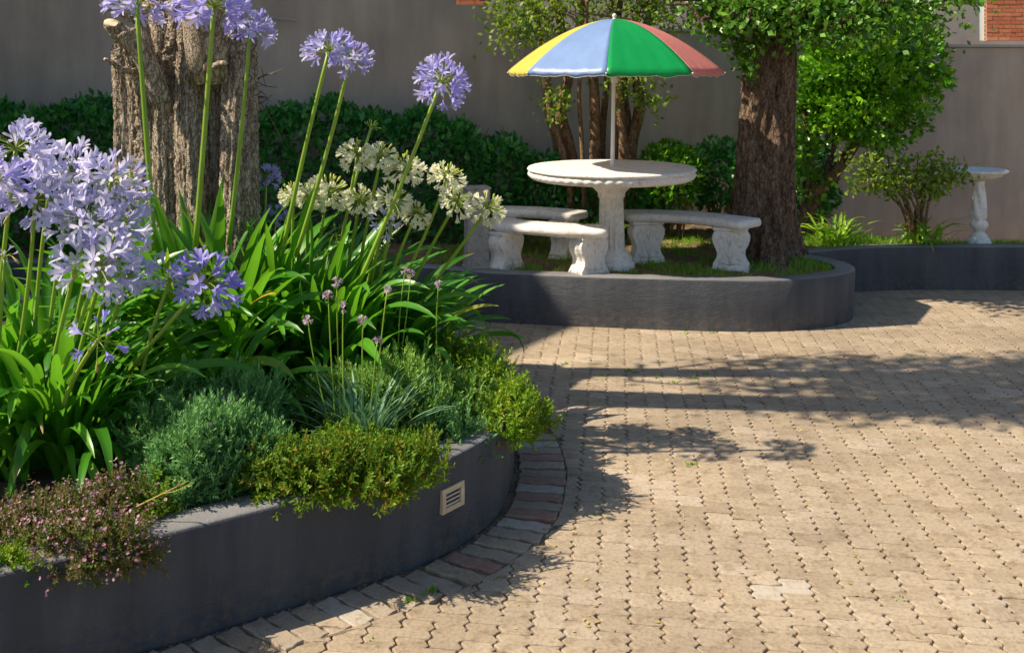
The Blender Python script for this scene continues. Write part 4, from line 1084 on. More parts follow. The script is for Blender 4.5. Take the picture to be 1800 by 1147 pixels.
# round topiary tree with leaning stems
tp_d = 8.42
tp = root('topiary_tree', 'glossy bright green round-headed tree with leaning stems behind the big trunk', 'tree', tuple(W(1415, 410, 8.55)[:2]) + (.32,))
for pts, r0, r1 in [([(1405, 425), (1432, 345), (1470, 300), (1512, 235), (1545, 150)], .068, .035), ([(1412, 420), (1428, 330), (1418, 240), (1412, 170)], .03, .018), ([(1422, 420), (1448, 320), (1470, 240), (1480, 150)], .03, .018), ([(1400, 420), (1425, 300), (1440, 210), (1430, 140)], .022, .014)]:
    P = catmull([W(px, py, 8.58 - .03 * k) for k, (px, py) in enumerate(pts)], 6)
    P[0, 2] = .27
    m = MB(); m.tube(P, np.linspace(r0, r1, len(P)), 10); m.build('stem', M['bark_dark' if r0 < .04 else 'bark_tan'], tp, off=tp.location, smooth=True)
parts = [cluster_cloud(560, 13, W(1532, 118, tp_d), (.47, .46, .58), 61, .062, .26, .05, (1, 1, 1, .94, .86), 30),
         leaf_cloud(7500, W(1530, 118, tp_d), (.43, .42, .54), 67, .062, -1, .2, layers=(1, .95, .85, .7)), leaf_cloud(1300, W(1470, 195, tp_d), (.20, .2, .18), 68, .058, -1, .2),
         cluster_cloud(130, 12, W(1470, 195, tp_d), (.24, .25, .22), 62, .058, .25, .05), cluster_cloud(60, 10, W(1412, 190, tp_d), (.09, .14, .32), 65, .055, .25, .05),
         cluster_cloud(30, 10, W(1412, 275, tp_d + .1), (.09, .12, .15), 63, .052, .25, .05), cluster_cloud(20, 9, W(1428, 325, tp_d + .1), (.09, .1, .10), 64, .05, .25, .05), cluster_cloud(14, 9, W(1424, 365, tp_d + .15), (.08, .1, .10), 66, .045, .25, .05)]
foliage('crown', parts, M['topiary'], tp, tp.location)

# sparse flat-topped bush near the birdbath
sb = root('sparse_bush', 'sparse flat-topped bush with bare twisted twigs beside the birdbath', 'bush', tuple(W(1610, 400, 8.12)[:2]) + (.3,))
r = np.random.default_rng(71); m = MB(); tips = []
s0 = W(1612, 405, 8.12); s0[2] = .26
for (px, py) in [(1500, 275), (1530, 270), (1560, 275), (1590, 280), (1615, 272), (1640, 285), (1670, 285), (1690, 310), (1520, 310), (1550, 320), (1650, 330), (1500, 330), (1580, 310), (1665, 315)]:
    mid = W(1612 + (px - 1612) * .35 + r.normal(0, 8), 345 + r.normal(0, 12), 8.12 + r.normal(0, .05))
    e = W(px, py, 8.12 + r.normal(0, .08)); q = catmull([s0 + r.normal(0, .02, 3) * [1, 1, 0], mid, e], 6)
    q[1:-1] += r.normal(0, .012, q[1:-1].shape); m.tube(q, np.linspace(.014, .004, len(q)), 6); tips += list(q[-5:])
m.build('stems', M['bark_tan'], sb, off=sb.location)
TT = np.array(tips); n = 1500; P = TT[r.integers(0, len(TT), n)] + r.normal(0, 1, (n, 3)) * [.075, .09, .045]; S = r.uniform(.035, .06, n)
foliage('foliage', [scatter(LEAF2[0], LEAF2[1], P, rot_from_z(r.normal(0, .7, (n, 3)) + [0, 0, .4], r.uniform(0, 6.28, n)), np.c_[S, S, S], None, r.random(n))], M['sparse'], sb, sb.location)

# grass on the two rear planters
def blades(n, seed, boxr, poly, zf, dens, hmin=.02, hmax=.065):
    r = np.random.default_rng(seed); x = r.uniform(boxr[0], boxr[1], n); y = r.uniform(boxr[2], boxr[3], n)
    k = inside(x, y, poly) & (r.random(n) < dens(x, y)); x, y = x[k], y[k]; n = len(x)
    TV = np.array([[-.06, 0, 0], [.06, 0, 0], [.045, .10, .6], [-.045, .10, .6], [.012, .32, 1.0], [-.012, .32, 1.0]]); TF = np.array([[0, 1, 2, 3], [3, 2, 4, 5]])
    D = np.c_[r.normal(0, .35, n), r.normal(0, .35, n), np.ones(n)]; S = r.uniform(hmin, hmax, n)
    return scatter(TV, TF, np.c_[x, y, zf(x, y) - .004], rot_from_z(D, r.uniform(0, 6.28, n)), np.c_[S * .0 + r.uniform(.03, .055, n), S, S], None, r.random(n))
T_, O_ = normals2(P2); in2 = np.vstack([P2 - O_ * 0.135, [(2.1, 8.6), (-1.5, 8.6)]])
T_, O_ = normals2(P3); in3 = np.vstack([P3 - O_ * 0.135, [(5.6, 8.8), (1.95, 8.8)]])
def patch(x, y): 
    f = np.sin(x * 5.1 + 1.3) * np.cos(y * 6.3) + .7 * np.sin(x * 11 + y * 9) + .5 * np.sin(x * 23 - y * 17)
    return np.clip(.26 + .32 * f + .75 * np.clip(x - 1.6, 0, .6), .01, 1)
g = link('grass', mesh_np('grass', *blades(26000, 5, (-.6, 2.5, 6.7, 8.4), in2, zs2, patch)[:2], M['grass'], False, None)); bpy.data.objects.remove(g)
b1 = blades(34000, 5, (-.6, 2.5, 6.7, 8.4), in2, zs2, patch); b2 = blades(26000, 6, (2.1, 5.2, 7.6, 8.6), in3, zs2, lambda x, y: np.clip(.55 + .3 * np.sin(x * 4 + y * 5), .1, 1))
V, Fc, rn = join_np([b1, b2]); g = link('grass', mesh_np('grass', V, Fc, M['grass'], False, rn)); g['kind'] = 'stuff'; tag(g, 'patchy short green grass on the rear planters', 'grass')

# ------------------------------------------------------------------ old fluted trunk behind the flowers
st_d = 5.25
sx = W(327, 0, st_d)[0]
ot = root('old_tree', 'thick fluted grey-brown tree trunk with sawn branch stubs behind the agapanthus', 'tree', (sx, st_d, .28))
r = np.random.default_rng(81)
def column(pts, rad, dc, seed, nm='trunk_column', jagtop=True):
    P = catmull([W(px, py, dc + dd) for (px, py, dd) in pts], 6)
    NR = 230; L = np.linspace(0, 1, NR); idx = np.linspace(0, 1, len(P)); P = np.stack([np.interp(L, idx, P[:, k]) for k in range(3)], 1)
    Rd = np.interp(L, np.linspace(0, 1, len(rad)), rad) * st_d / F
    n = 110; th = np.linspace(0, 2 * np.pi, n, endpoint=False); q = np.random.default_rng(seed)
    wv = [(int(q.integers(2, 5)), q.uniform(0, 6.28), q.uniform(-2, 2), .055) for _ in range(3)] + [(int(q.integers(6, 22)), q.uniform(0, 6.28), q.uniform(-9, 9), .020) for _ in range(10)]
    g = q.normal(0, 1, (NR, n)); g = sum(np.roll(g, k, 0) for k in range(-2, 4)) / 2.4; g = np.sign(g) * np.abs(g) ** 1.4        # vertical flakes of bark
    V = []
    for i in range(NR):
        f = np.ones(n)
        for (k, ph, vz, am) in wv: f += am * np.sin(k * th + ph + vz * P[i, 2])
        f += .030 * g[i]
        z = np.full(n, P[i, 2])
        if jagtop: z = z + max(0, (i - NR * .86) / (NR * .14)) * (.035 * np.sin(3 * th + seed) + q.normal(0, .006, n))
        V.append(np.c_[P[i, 0] + Rd[i] * f * np.cos(th), P[i, 1] + Rd[i] * f * np.sin(th) * 1.05, z])
    top = V[-1]; cen = top.mean(0); V.append(cen + (top - cen) * .55 - [0, 0, .015] + q.normal(0, .006, top.shape)); V.append(cen + (top - cen) * .02 - [0, 0, .02])
    V = np.vstack(V); rows = NR + 2
    ii, kk = np.meshgrid(np.arange(rows - 1), np.arange(n), indexing='ij'); a_ = (ii * n + kk).ravel(); b_ = (ii * n + (kk + 1) % n).ravel()
    Fq_ = np.stack([a_, b_, b_ + n, a_ + n], 1)
    link(nm, mesh_np(nm, V - np.array(ot.location), Fq_, None, True, None, [M['bark_stump'], M['wood_cut']], (ii.ravel() >= NR - 1).astype(int)), ot)
for pts, rad, seed in [
    ([(236, 520, .10), (236, 380, .08), (234, 220, .06), (228, 110, .06), (226, 78, .06)], (34, 32, 29, 27, 24), 1),
    ([(292, 520, -.06), (280, 360, -.08), (272, 230, -.10), (258, 140, -.14), (236, 85, -.2)], (30, 24, 20, 22, 20), 2),
    ([(305, 520, -.14), (300, 360, -.14), (297, 200, -.12), (294, 90, -.1), (290, 18, -.08)], (34, 28, 24, 23, 21), 3),
    ([(345, 520, -.20), (342, 360, -.19), (336, 200, -.17), (338, 100, -.16), (336, 35, -.15)], (32, 28, 25, 23, 20), 4),
    ([(378, 520, -.14), (378, 360, -.12), (374, 200, -.10), (372, 110, -.1), (374, 40, -.1)], (26, 22, 19, 18, 17), 5),
    ([(418, 520, -.26), (420, 360, -.25), (420, 200, -.22), (420, 110, -.2), (422, 62, -.2)], (36, 33, 29, 27, 25), 6),
    ([(330, 520, .10), (325, 360, .10), (325, 200, .10), (325, 90, .1), (325, -10, .1)], (92, 88, 84, 82, 70), 7)]:
    column(pts, rad, st_d, seed)
def stub(pts, rad, d0, d1, n=10):
    P = catmull([W(px, py, d0 + (d1 - d0) * k / max(1, len(pts) - 1)) for k, (px, py) in enumerate(pts)], 5)
    P[1:-1] += r.normal(0, .003, P[1:-1].shape)
    Vt, Ft = tube(P, np.interp(np.linspace(0, 1, len(P)), np.linspace(0, 1, len(rad)), rad), n)
    me = mesh_np('branch_stub', Vt - np.array(ot.location), Ft, None, True, None, [M['bark_stump'], M['wood_cut']], [0] * (len(Ft) - 2) + [1, 1])
    link('branch_stub', me, ot)
stub([(285, 180), (262, 120), (240, 80), (208, 55), (196, 40)], [.05, .052, .05, .042, .036], 4.98, 4.84)
stub([(240, 128), (225, 125), (205, 117), (184, 104)], [.016, .018, .014, .008], 4.98, 4.82, 8)
stub([(235, 55), (222, 60), (208, 66)], [.016, .014, .012], 4.82, 4.78, 8)
stub([(372, 120), (384, 112), (397, 112)], [.022, .016, .010], 4.95, 4.84, 8)
stub([(240, 40), (215, 25), (182, 10)], [.02, .016, .010], 4.9, 4.78, 8)
stub([(410, 140), (430, 90), (436, 70)], [.03, .03, .028], 5.0, 4.98, 8)
stub([(365, 130), (368, 60), (356, 45)], [.028, .03, .02], 4.95, 4.93, 8)
stub([(262, 100), (250, 40), (255, 10)], [.035, .03, .025], 4.98, 4.98, 8)
m = MB()
for k in range(13):            # dry rootlets on the right flank
    a = W(440 + r.normal(0, 3), 120 + r.uniform(0, 55), 5.2); m.tube(catmull([a, a + [.03 + r.uniform(0, .05), r.normal(0, .02), r.normal(0, .03)], a + [.07 + r.uniform(-.02, .10), r.normal(0, .03), r.normal(-.01, .05)]], 4), np.linspace(.004, .0015, 9), 4)
m.build('dry_twigs', M['twig'], ot, off=ot.location)
# leaders that carry the crown above the picture
lead = []
for pts, ra, nm in [([(sx + .20, st_d - .17, 1.7), (sx + .19, st_d - .40, 2.6), (sx + .15, st_d - .62, 3.6), (sx + .1, st_d - .82, 4.6)], (.135, .125, .11, .07), 'leader'), ([(sx - .02, st_d + .2, 1.6), (sx - .05, st_d + .18, 2.1), (sx - .02, st_d + .02, 3.0), (sx + .0, st_d - .30, 4.6)], (.09, .085, .08, .05), 'leader')]:
    P = catmull(pts, 6); Vt, Ft = tube(P, np.interp(np.linspace(0, 1, len(P)), np.linspace(0, 1, 4), ra), 14)
    link(nm, mesh_np(nm, Vt - np.array(ot.location), Ft, M['bark_stump'], True), ot); lead.append(P)
m = MB(); tips = []
for k in range(30):
    P = lead[k % 2]; s0 = P[r.integers(10, len(P))]; a = r.uniform(0, 6.28)
    e = s0 + [math.cos(a) * r.uniform(.5, 1.1), math.sin(a) * r.uniform(.2, .62), r.uniform(.2, 1.1)]; q = branch_tree(m, s0, e, .016, .004, r, .06, 6); tips += list(q[2:])
m.build('branches', M['bark_stump'], ot, off=ot.location)
TT = np.array(tips); n = 8500; P = TT[r.integers(0, len(TT), n)] + r.normal(0, .19, (n, 3)); P = P[(P[:, 2] > 3.55) & (P[:, 1] > 4.25) & (P[:, 1] < 5.42)]; n = len(P); S = r.uniform(.06, .10, n)
foliage('crown', [scatter(LEAF2[0], LEAF2[1], P, rot_from_z(r.normal(0, .6, (n, 3)), r.uniform(0, 6.28, n)), np.c_[S, S, S], None, r.random(n))], M['crown'], ot, ot.location)

# ------------------------------------------------------------------ agapanthus
def strap(L, Wd, el0, bend, curl=0.0, seed=0, fold=.28, droop=1.6):
    """strap leaf leaving the origin towards +X, rising at el0 and arching over"""
    r = np.random.default_rng(seed); n = 15
    p = np.zeros(3); V = []; e = el0
    side = 0.0
    for i in range(n + 1):
        t = i / n
        w = Wd * (0.55 + .45 * math.sin(math.pi * min(.5, t * 1.1))) * (1 - max(0, (t - .55) / .45) ** 2.2) ** .8 * .5 + .0006
        up = np.array([-math.sin(e), 0, math.cos(e)]); tw = curl * t
        sv = np.array([0, math.cos(tw), 0]) + up * math.sin(tw)
        q = p + np.array([0, side, 0])
        V += [q + sv * w + up * w * fold, q + sv * w * .5 + up * w * fold * .38, q, q - sv * w * .5 + up * w * fold * .38, q - sv * w + up * w * fold]
        step = L / n; p = p + np.array([math.cos(e), 0, math.sin(e)]) * step
        e = e - bend / n * (0.25 + droop * t); side += r.normal(0, .0022) + curl * .0012
    V = np.array(V); Fq = [(i * 5 + k, i * 5 + k + 1, (i + 1) * 5 + k + 1, (i + 1) * 5 + k) for i in range(n) for k in range(4)]
    return V, np.array(Fq)
def strap_mesh(V, Fq):
    me = mesh_np('leaf', V, Fq, M['aga_leaf'], True); n = len(V)
    me.attributes.new('along', 'FLOAT', 'POINT').data.foreach_set('value', np.repeat(np.linspace(0, 1, n // 5), 5).astype(np.float32))
    me.attributes.new('across', 'FLOAT', 'POINT').data.foreach_set('value', np.tile([1, .5, 0, .5, 1], n // 5).astype(np.float32))
    return me
LEAVES = []
rl_ = np.random.default_rng(91)
for k in range(20):
    el = R(rl_.uniform(52, 86)); V, Fq = strap(rl_.uniform(.66, .94), rl_.uniform(.038, .058), el, R(rl_.uniform(50, 150)), rl_.normal(0, .45), k, rl_.uniform(.15, .35))
    LEAVES.append(strap_mesh(V, Fq))
UPRIGHT = []
for k in range(8):
    V, Fq = strap(rl_.uniform(.62, .88), rl_.uniform(.036, .054), R(rl_.uniform(72, 88)), R(rl_.uniform(15, 60)), rl_.normal(0, .35), 100 + k, rl_.uniform(.2, .4)); UPRIGHT.append(strap_mesh(V, Fq))

LILY = []
for k in range(8):
    V, Fq = strap(rl_.uniform(.30, .44), rl_.uniform(.022, .032), R(rl_.uniform(50, 82)), R(rl_.uniform(60, 140)), rl_.normal(0, .3), 150 + k, .25); LILY.append(mesh_np('leaf', V, Fq, M['fern'], True))
def lily(label, c, n, seed, sc):
    c[2] = float(zs2(c[0], c[1])); o = root('strap_leaved_plant', label, 'plant', tuple(c), 'small strap-leaved plants by the wall'); r = np.random.default_rng(seed)
    for k in range(n):
        a = k * 2.4 + r.normal(0, .3); f = link('leaf', LILY[k % 8], o, (r.normal(0, .07), r.normal(0, .05), -.01)); s = sc * r.uniform(.7, 1.1); f.scale = (s, s, s); f.rotation_euler = (r.normal(0, .12), r.normal(0, .15), a)
lily('bright sunlit strap-leaved clump at the foot of the topiary stems', W(1470, 426, 8.05), 60, 1, .95)
lily('strap-leaved clump under the sparse bush, next to the birdbath', W(1625, 426, 8.04), 44, 2, .95)
lily('shaded strap-leaved clump glimpsed between the bench legs', W(1035, 395, 7.95), 26, 3, .9)

def floret_mesh(mat, L=.046, open_=1.0, wid=.0125, name='floret', seed=0, mouth=.030):
    r = np.random.default_rng(seed); V = []; Fq = []
    for k in range(6):
        a = k * math.pi / 3 + r.normal(0, .06); ca_, sa_ = math.cos(a), math.sin(a); b = len(V); wk = wid * (1.0 if k % 2 else .82)
        for t, rad, z, w in ((0, .0022, 0, .35), (.35, .0042, .36, .55), (.62, .0042 + (mouth * .40 - .0042) * open_, .66, .95), (.85, .0042 + (mouth * .82 - .0042) * open_, .86, .85), (1, .0042 + (mouth * 1.0 - .0042) * open_, .95 - .05 * open_, .12)):
            rad = rad + r.normal(0, .0006); c_ = np.array([rad * ca_, rad * sa_, z * L]); sv = np.array([-sa_, ca_, 0]) * wk * w * .5
            lift = np.array([ca_, sa_, .6]) * wk * .10 * w
            V += [c_ - sv + lift, c_, c_ + sv + lift]
        for i in range(4):
            Fq += [(b + i * 3, b + i * 3 + 1, b + i * 3 + 4, b + i * 3 + 3), (b + i * 3 + 1, b + i * 3 + 2, b + i * 3 + 5, b + i * 3 + 4)]
    return mesh_np(name, np.array(V), np.array(Fq), mat, True)
def bud_mesh(mat, L=.03, rad=.0042):
    V, Fc = lathe([(0.0012, 0), (rad * .6, L * .25), (rad, L * .6), (rad * .75, L * .88), (.0006, L)], 6); return mesh_np('bud', V, Fc, mat, True)
FL = {}
for key, mat in (('blue', 'petal_blue'), ('pale', 'petal_pale'), ('violet', 'petal_violet')):
    FL[key] = [floret_mesh(M[mat], .048, 1.0, .0135, seed=1), floret_mesh(M[mat], .052, .75, .0135, seed=2), floret_mesh(M[mat], .046, 1.15, .0125, seed=3), floret_mesh(M[mat], .048, .35, .012, seed=4), bud_mesh(M[mat], .036, .005)]
FL['white'] = [floret_mesh(M['petal_white'], .050, .75, .0145, seed=5, mouth=.027), floret_mesh(M['petal_white'], .052, .5, .0145, seed=6, mouth=.027), floret_mesh(M['petal_white'], .047, .95, .0135, seed=7, mouth=.027), floret_mesh(M['petal_white'], .050, .35, .013, seed=8), bud_mesh(M['bud_green'], .036, .0055)]
FL['green'] = [bud_mesh(M['bud_green'], .034, .0045)] * 5
FL['wilt'] = [bud_mesh(M['bud_wilt'], .038, .005)] * 5

def head(plant, c, rad, key, axis=(0, 0, 1), n=34, pmax=118, seed=0, bias=0.0, nbud=5):
    """flower head: green pedicels (one mesh) and each floret as a piece of its own"""
    r = np.random.default_rng(seed); c = np.array(c, float); po = np.array(plant.location)
    n = max(6, int(n * r.uniform(.82, 1.12))); nbud = int(nbud * r.uniform(.6, 2.2)) if nbud else 0
    A = (Vector(axis).normalized() + Vector(r.normal(0, .14, 3))).normalized(); Q = Vector((0, 0, 1)).rotation_difference(A)
    fl_len = .046 if key != 'white' else .038
    fl_len = fl_len * rad / .12
    ped = rad - fl_len * .95
    m = MB(); fl = []
    zmin = math.cos(R(pmax))
    for i in range(n):
        z = 1 - (i + .5) / n * (1 - zmin); ph = i * 2.39996 + r.normal(0, .18); z = float(np.clip(z + r.normal(0, .05), -1, 1)); s = math.sqrt(1 - z * z)
        d = Vector((s * math.cos(ph), s * math.sin(ph), z)); d.rotate(Q)
        d = np.array(d); pl = ped * r.uniform(.82, 1.08)
        if key in ('blue', 'pale', 'violet') and i < nbud: pl *= .8
        e = d * pl - np.array([0, 0, .004]) * r.random()
        m.tube([(0, 0, 0), d * pl * .55 + np.array([0, 0, .005]), e], [.0016, .0013, .0018], 4, False); fl.append((e, d, i))
    V, Fc = lathe([(.0015, -.012), (.0075, -.006), (.008, 0), (.005, .006), (.001, .008)], 8); m.add(V, Fc)
    h = m.build('flower_head', M['pedicel'], plant, tuple(c - po))
    if key == 'white': mesh_bud = 4
    for (e, d, i) in fl:
        if key == 'white': k = 4 if i < n * .22 else int(r.choice([0, 1, 2, 3], p=[.4, .3, .2, .1]))
        elif key in ('green', 'wilt'): k = 0
        else: k = 4 if (i < nbud and r.random() < .7) else int(r.choice([0, 1, 2, 3], p=[.36, .26, .24, .14]))
        if key in ('blue', 'pale', 'violet') and r.random() < .05:            # a wilted floret hangs down
            f = link('wilted_floret', FL['wilt'][0], h, tuple(e)); f.rotation_mode = 'QUATERNION'; f.rotation_quaternion = Vector((0, 0, 1)).rotation_difference((Vector(d) + Vector((0, 0, -1.1))).normalized()); continue
        f = link('floret' if not (k == 4 or key in ('green',)) else 'bud', FL[key][k], h, tuple(e))
        dd = Vector(d)
        if key == 'white' and k < 4: dd = (dd + Vector((0, 0, -.25))).normalized()
        dd = (dd + Vector(r.normal(0, .16, 3))).normalized()
        f.rotation_mode = 'QUATERNION'; f.rotation_quaternion = Vector((0, 0, 1)).rotation_difference(dd) @ Quaternion((0, 0, 1), r.uniform(0, 6.28))
        s = rad / .12 * r.uniform(.88, 1.15) * (1.10 if key == 'white' else 1); f.scale = (s, s, s)
    return h
def stalk(plant, base, c, rad=.0095, sway=.02, seed=0):
    r = np.random.default_rng(seed); base, c = np.array(base, float), np.array(c, float); t = np.linspace(0, 1, 9)[:, None]
    mid = (base + c) / 2 + np.array([r.normal(0, sway), r.normal(0, sway), .0])
    P = (1 - t) ** 2 * base + 2 * t * (1 - t) * mid + t ** 2 * c
    m = MB(); m.tube(P, np.linspace(rad * 1.1, rad * .85, 9), 8); m.build('flower_stalk', M['stalk'], plant, off=plant.location, smooth=True)
    ax = P[-1] - P[-2]; return ax
def clump(plant, n, spread, seed, meshes, sc=(.85, 1.2), lean=.25, zoff=0.0, arc=None):
    r = np.random.default_rng(seed)
    for k in range(n):
        a = r.uniform(*arc) if arc else k * 2.39996 + r.normal(0, .35)
        rr = math.sqrt(r.random()) * 1.0
        x, y = math.cos(a + r.normal(0, .5)) * spread[0] * rr, math.sin(a + r.normal(0, .5)) * spread[1] * rr
        me_ = meshes[int(r.integers(len(meshes)))]; s = r.uniform(*sc); tip = me_.vertices[len(me_.vertices) - 3].co
        reach = math.hypot(tip.x, tip.y) * s
        for _ in range(8):                       # keep leaf tips inside the planter
            tx, ty = plant.location.x + x + math.cos(a) * reach, plant.location.y + y + math.sin(a) * reach
            if inside(np.array(tx), np.array(ty), POLY1) or ty > 4.55: break
            a += .8
        f = link('leaf', me_, plant, (x, y, zoff - .01))
        f.scale = (s, s * r.uniform(.85, 1.15), s); f.rotation_euler = (r.normal(0, .14), r.normal(0, lean * .6), a)
def aga(label, base, kind='agapanthus'):
    b = np.array(base, float); b[2] = float(zs1(b[0], b[1])); return root('agapanthus', label, kind, tuple(b), 'agapanthus plants in the near planter')

HS = 1000
def put(plant, px, py, rpx, d, key, base_px, base_d, n=34, pmax=118, nbud=5, st=.0095, sway=.02, axis=None):
    global HS; HS += 1
    c = W(px, py, d); rad = rpx / F * d
    b = W(base_px[0], base_px[1], base_d)
    ax = stalk(plant, b, c, st, sway, HS)
    head(plant, c, rad, key, tuple(ax) if axis is None else axis, n, pmax, HS, 0, nbud)

# front left clump: the mass of pale lilac heads
A1 = aga('agapanthus clump at the corner with a mass of pale lilac flower heads', (-1.78, 3.78, 0))
clump(A1, 150, (.26, .20), 1, LEAVES, (.66, .95)); clump(A1, 20, (.18, .15), 2, UPRIGHT, (.6, .85)); clump(A1, 30, (.30, .12), 16, LEAVES, (.55, .72), arc=(-2.4, -.7))
for (px, py, rp, d, key, bp) in [(62, 352, 78, 3.70, 'pale', (30, 640)), (128, 302, 66, 3.86, 'pale', (80, 640)), (196, 318, 66, 3.76, 'pale', (120, 640)), (150, 392, 72, 3.66, 'pale', (90, 650)), (205, 405, 60, 3.66, 'pale', (130, 660)), (172, 468, 78, 3.56, 'pale', (100, 680)), (228, 478, 44, 3.66, 'pale', (170, 690)), (92, 300, 52, 3.95, 'pale', (60, 600)), (216, 360, 50, 3.82, 'pale', (150, 640))]:
    put(A1, px, py, rp * 1.0, d, key, bp, d + .05, 38, 132, 3, .0085)
put(A1, 172, 598, 56, 3.34, 'violet', (110, 720), 3.5, 13, 120, 3, .008)
put(A1, 28, 262, 66, 3.75, 'pale', (-10, 620), 3.8, 36, 130, 3, .009)
put(A1, -8, 315, 66, 3.55, 'blue', (-30, 640), 3.6, 32, 130, 3, .009)
put(A1, 8, 452, 24, 3.6, 'pale', (-5, 640), 3.6, 8, 110, 1, .006)
# plant whose violet head hangs over the lavender
A2 = aga('agapanthus with leaning stalks and a violet-blue head above the lavender bush', (-1.32, 4.15, 0))
clump(A2, 70, (.18, .14), 3, LEAVES, (.66, .90))
put(A2, 362, 497, 66, 3.72, 'violet', (225, 655), 3.75, 34, 125, 3, .0085)
put(A2, 300, 492, 52, 3.8, 'pale', (245, 690), 3.75, 20, 120, 3, .008)
# tall ones in front of the trunk
A3 = aga('tall agapanthus with three lilac heads in front of the old trunk', (-1.40, 4.62, 0))
clump(A3, 110, (.28, .18), 5, LEAVES, (.88, 1.15)); clump(A3, 70, (.32, .14), 6, UPRIGHT, (.98, 1.28))
put(A3, 240, 8, 58, 4.42, 'blue', (272, 440), 4.42, 34, 118, 5, .0118, .0)
put(A3, 376, 12, 68, 4.38, 'blue', (343, 440), 4.42, 40, 122, 5, .0118, .004)
put(A3, 440, 52, 48, 4.5, 'blue', (402, 430), 4.5, 32, 118, 5, .0098, .01)
# big leafy clump with the tall leaning heads
A4 = aga('broad agapanthus clump with tall leaning lilac heads above the white flowers', (-1.0, 4.62, 0))
clump(A4, 150, (.32, .20), 7, LEAVES, (.80, 1.08)); clump(A4, 48, (.28, .14), 8, UPRIGHT, (.9, 1.15))
put(A4, 578, 90, 50, 4.28, 'blue', (495, 450), 4.4, 34, 118, 5, .0092, .015)
put(A4, 616, 103, 42, 4.34, 'blue', (520, 450), 4.45, 30, 118, 4, .0092, .015)
put(A4, 775, 145, 53, 4.32, 'blue', (625, 510), 4.4, 40, 122, 5, .0095, .012)
# white flowered clumps
A5 = aga('white agapanthus clump with cream heads on leaning stalks beside the cement post', (-0.66, 4.80, 0))
clump(A5, 150, (.27, .18), 9, LEAVES, (.60, .82)); clump(A5, 20, (.2, .14), 10, LEAVES, (.55, .70), arc=(-1.1, .2))
for (px, py, rp, bp) in [(712, 300, 40, (660, 520)), (785, 314, 36, (700, 510)), (690, 354, 36, (640, 520)), (732, 378, 27, (680, 520)), (802, 358, 33, (720, 510)), (857, 368, 36, (745, 520))]:
    put(A5, px, py, rp * .88, 4.58 + rng.normal(0, .05), 'white', bp, 4.70, 52, 122, 0, .0078, .015)
A6 = aga('white agapanthus in front of the hedge with cream heads on upright stalks', (-0.95, 4.85, 0))
clump(A6, 40, (.2, .14), 11, LEAVES, (.6, .8))
for (px, py, rp, bp) in [(628, 274, 36, (590, 480)), (670, 277, 33, (630, 480)), (577, 340, 44, (560, 480)), (545, 345, 30, (540, 480)), (632, 352, 30, (610, 480)), (515, 342, 28, (510, 480))]:
    put(A6, px, py, rp * .88, 4.64 + rng.normal(0, .05), 'white', bp, 4.78, 52, 122, 0, .0075, .012)
put(A6, 652, 226, 20, 4.95, 'green', (590, 480), 4.95, 16, 75, 0, .0075, .02)
put(A6, 592, 414, 24, 4.75, 'wilt', (600, 520), 4.8, 9, 110, 0, .006, .01)
put(A6, 676, 388, 36, 4.6, 'pale', (650, 520), 4.7, 14, 125, 2, .007, .02)
A7 = aga('small blue agapanthus behind the trunk at the shaded hedge', (-1.25, 5.32, 0))
clump(A7, 22, (.14, .10), 13, LEAVES, (.7, .95))
put(A7, 468, 312, 28, 5.3, 'blue', (462, 440), 5.3, 28, 120, 3, .007, .01)
put(A7, 486, 378, 24, 5.2, 'blue', (480, 460), 5.25, 22, 120, 3, .007, .01)
A8 = aga('leafy agapanthus without open flowers behind the pale lilac mass', (-2.05, 4.25, 0))
clump(A8, 90, (.30, .2), 15, LEAVES, (.8, 1.05))
# trailing narrow leaves at the clump's right end, and a yellowed leaf
for k in range(11):
    r_ = np.random.default_rng(700 + k); V, Fq = strap(r_.uniform(.34, .5), r_.uniform(.010, .018), R(r_.uniform(25, 60)), R(r_.uniform(60, 120)), 0, 300 + k, .2)
    f = link('leaf', strap_mesh(V, Fq), A5, (.14 + r_.normal(0, .06), -.02 + r_.normal(0, .08), .16)); f.rotation_euler = (0, 0, r_.uniform(-.9, .5))
V, Fq = strap(.14, .02, R(35), R(40), .3, 5)
f = link('leaf', mesh_np('leaf', V, Fq, M['yellow_leaf'], True), A4, tuple(W(440, 535, 4.12) - np.array(A4.location))); f['label'] = 'yellowed leaf'; f.rotation_euler = (0, 0, -.2)

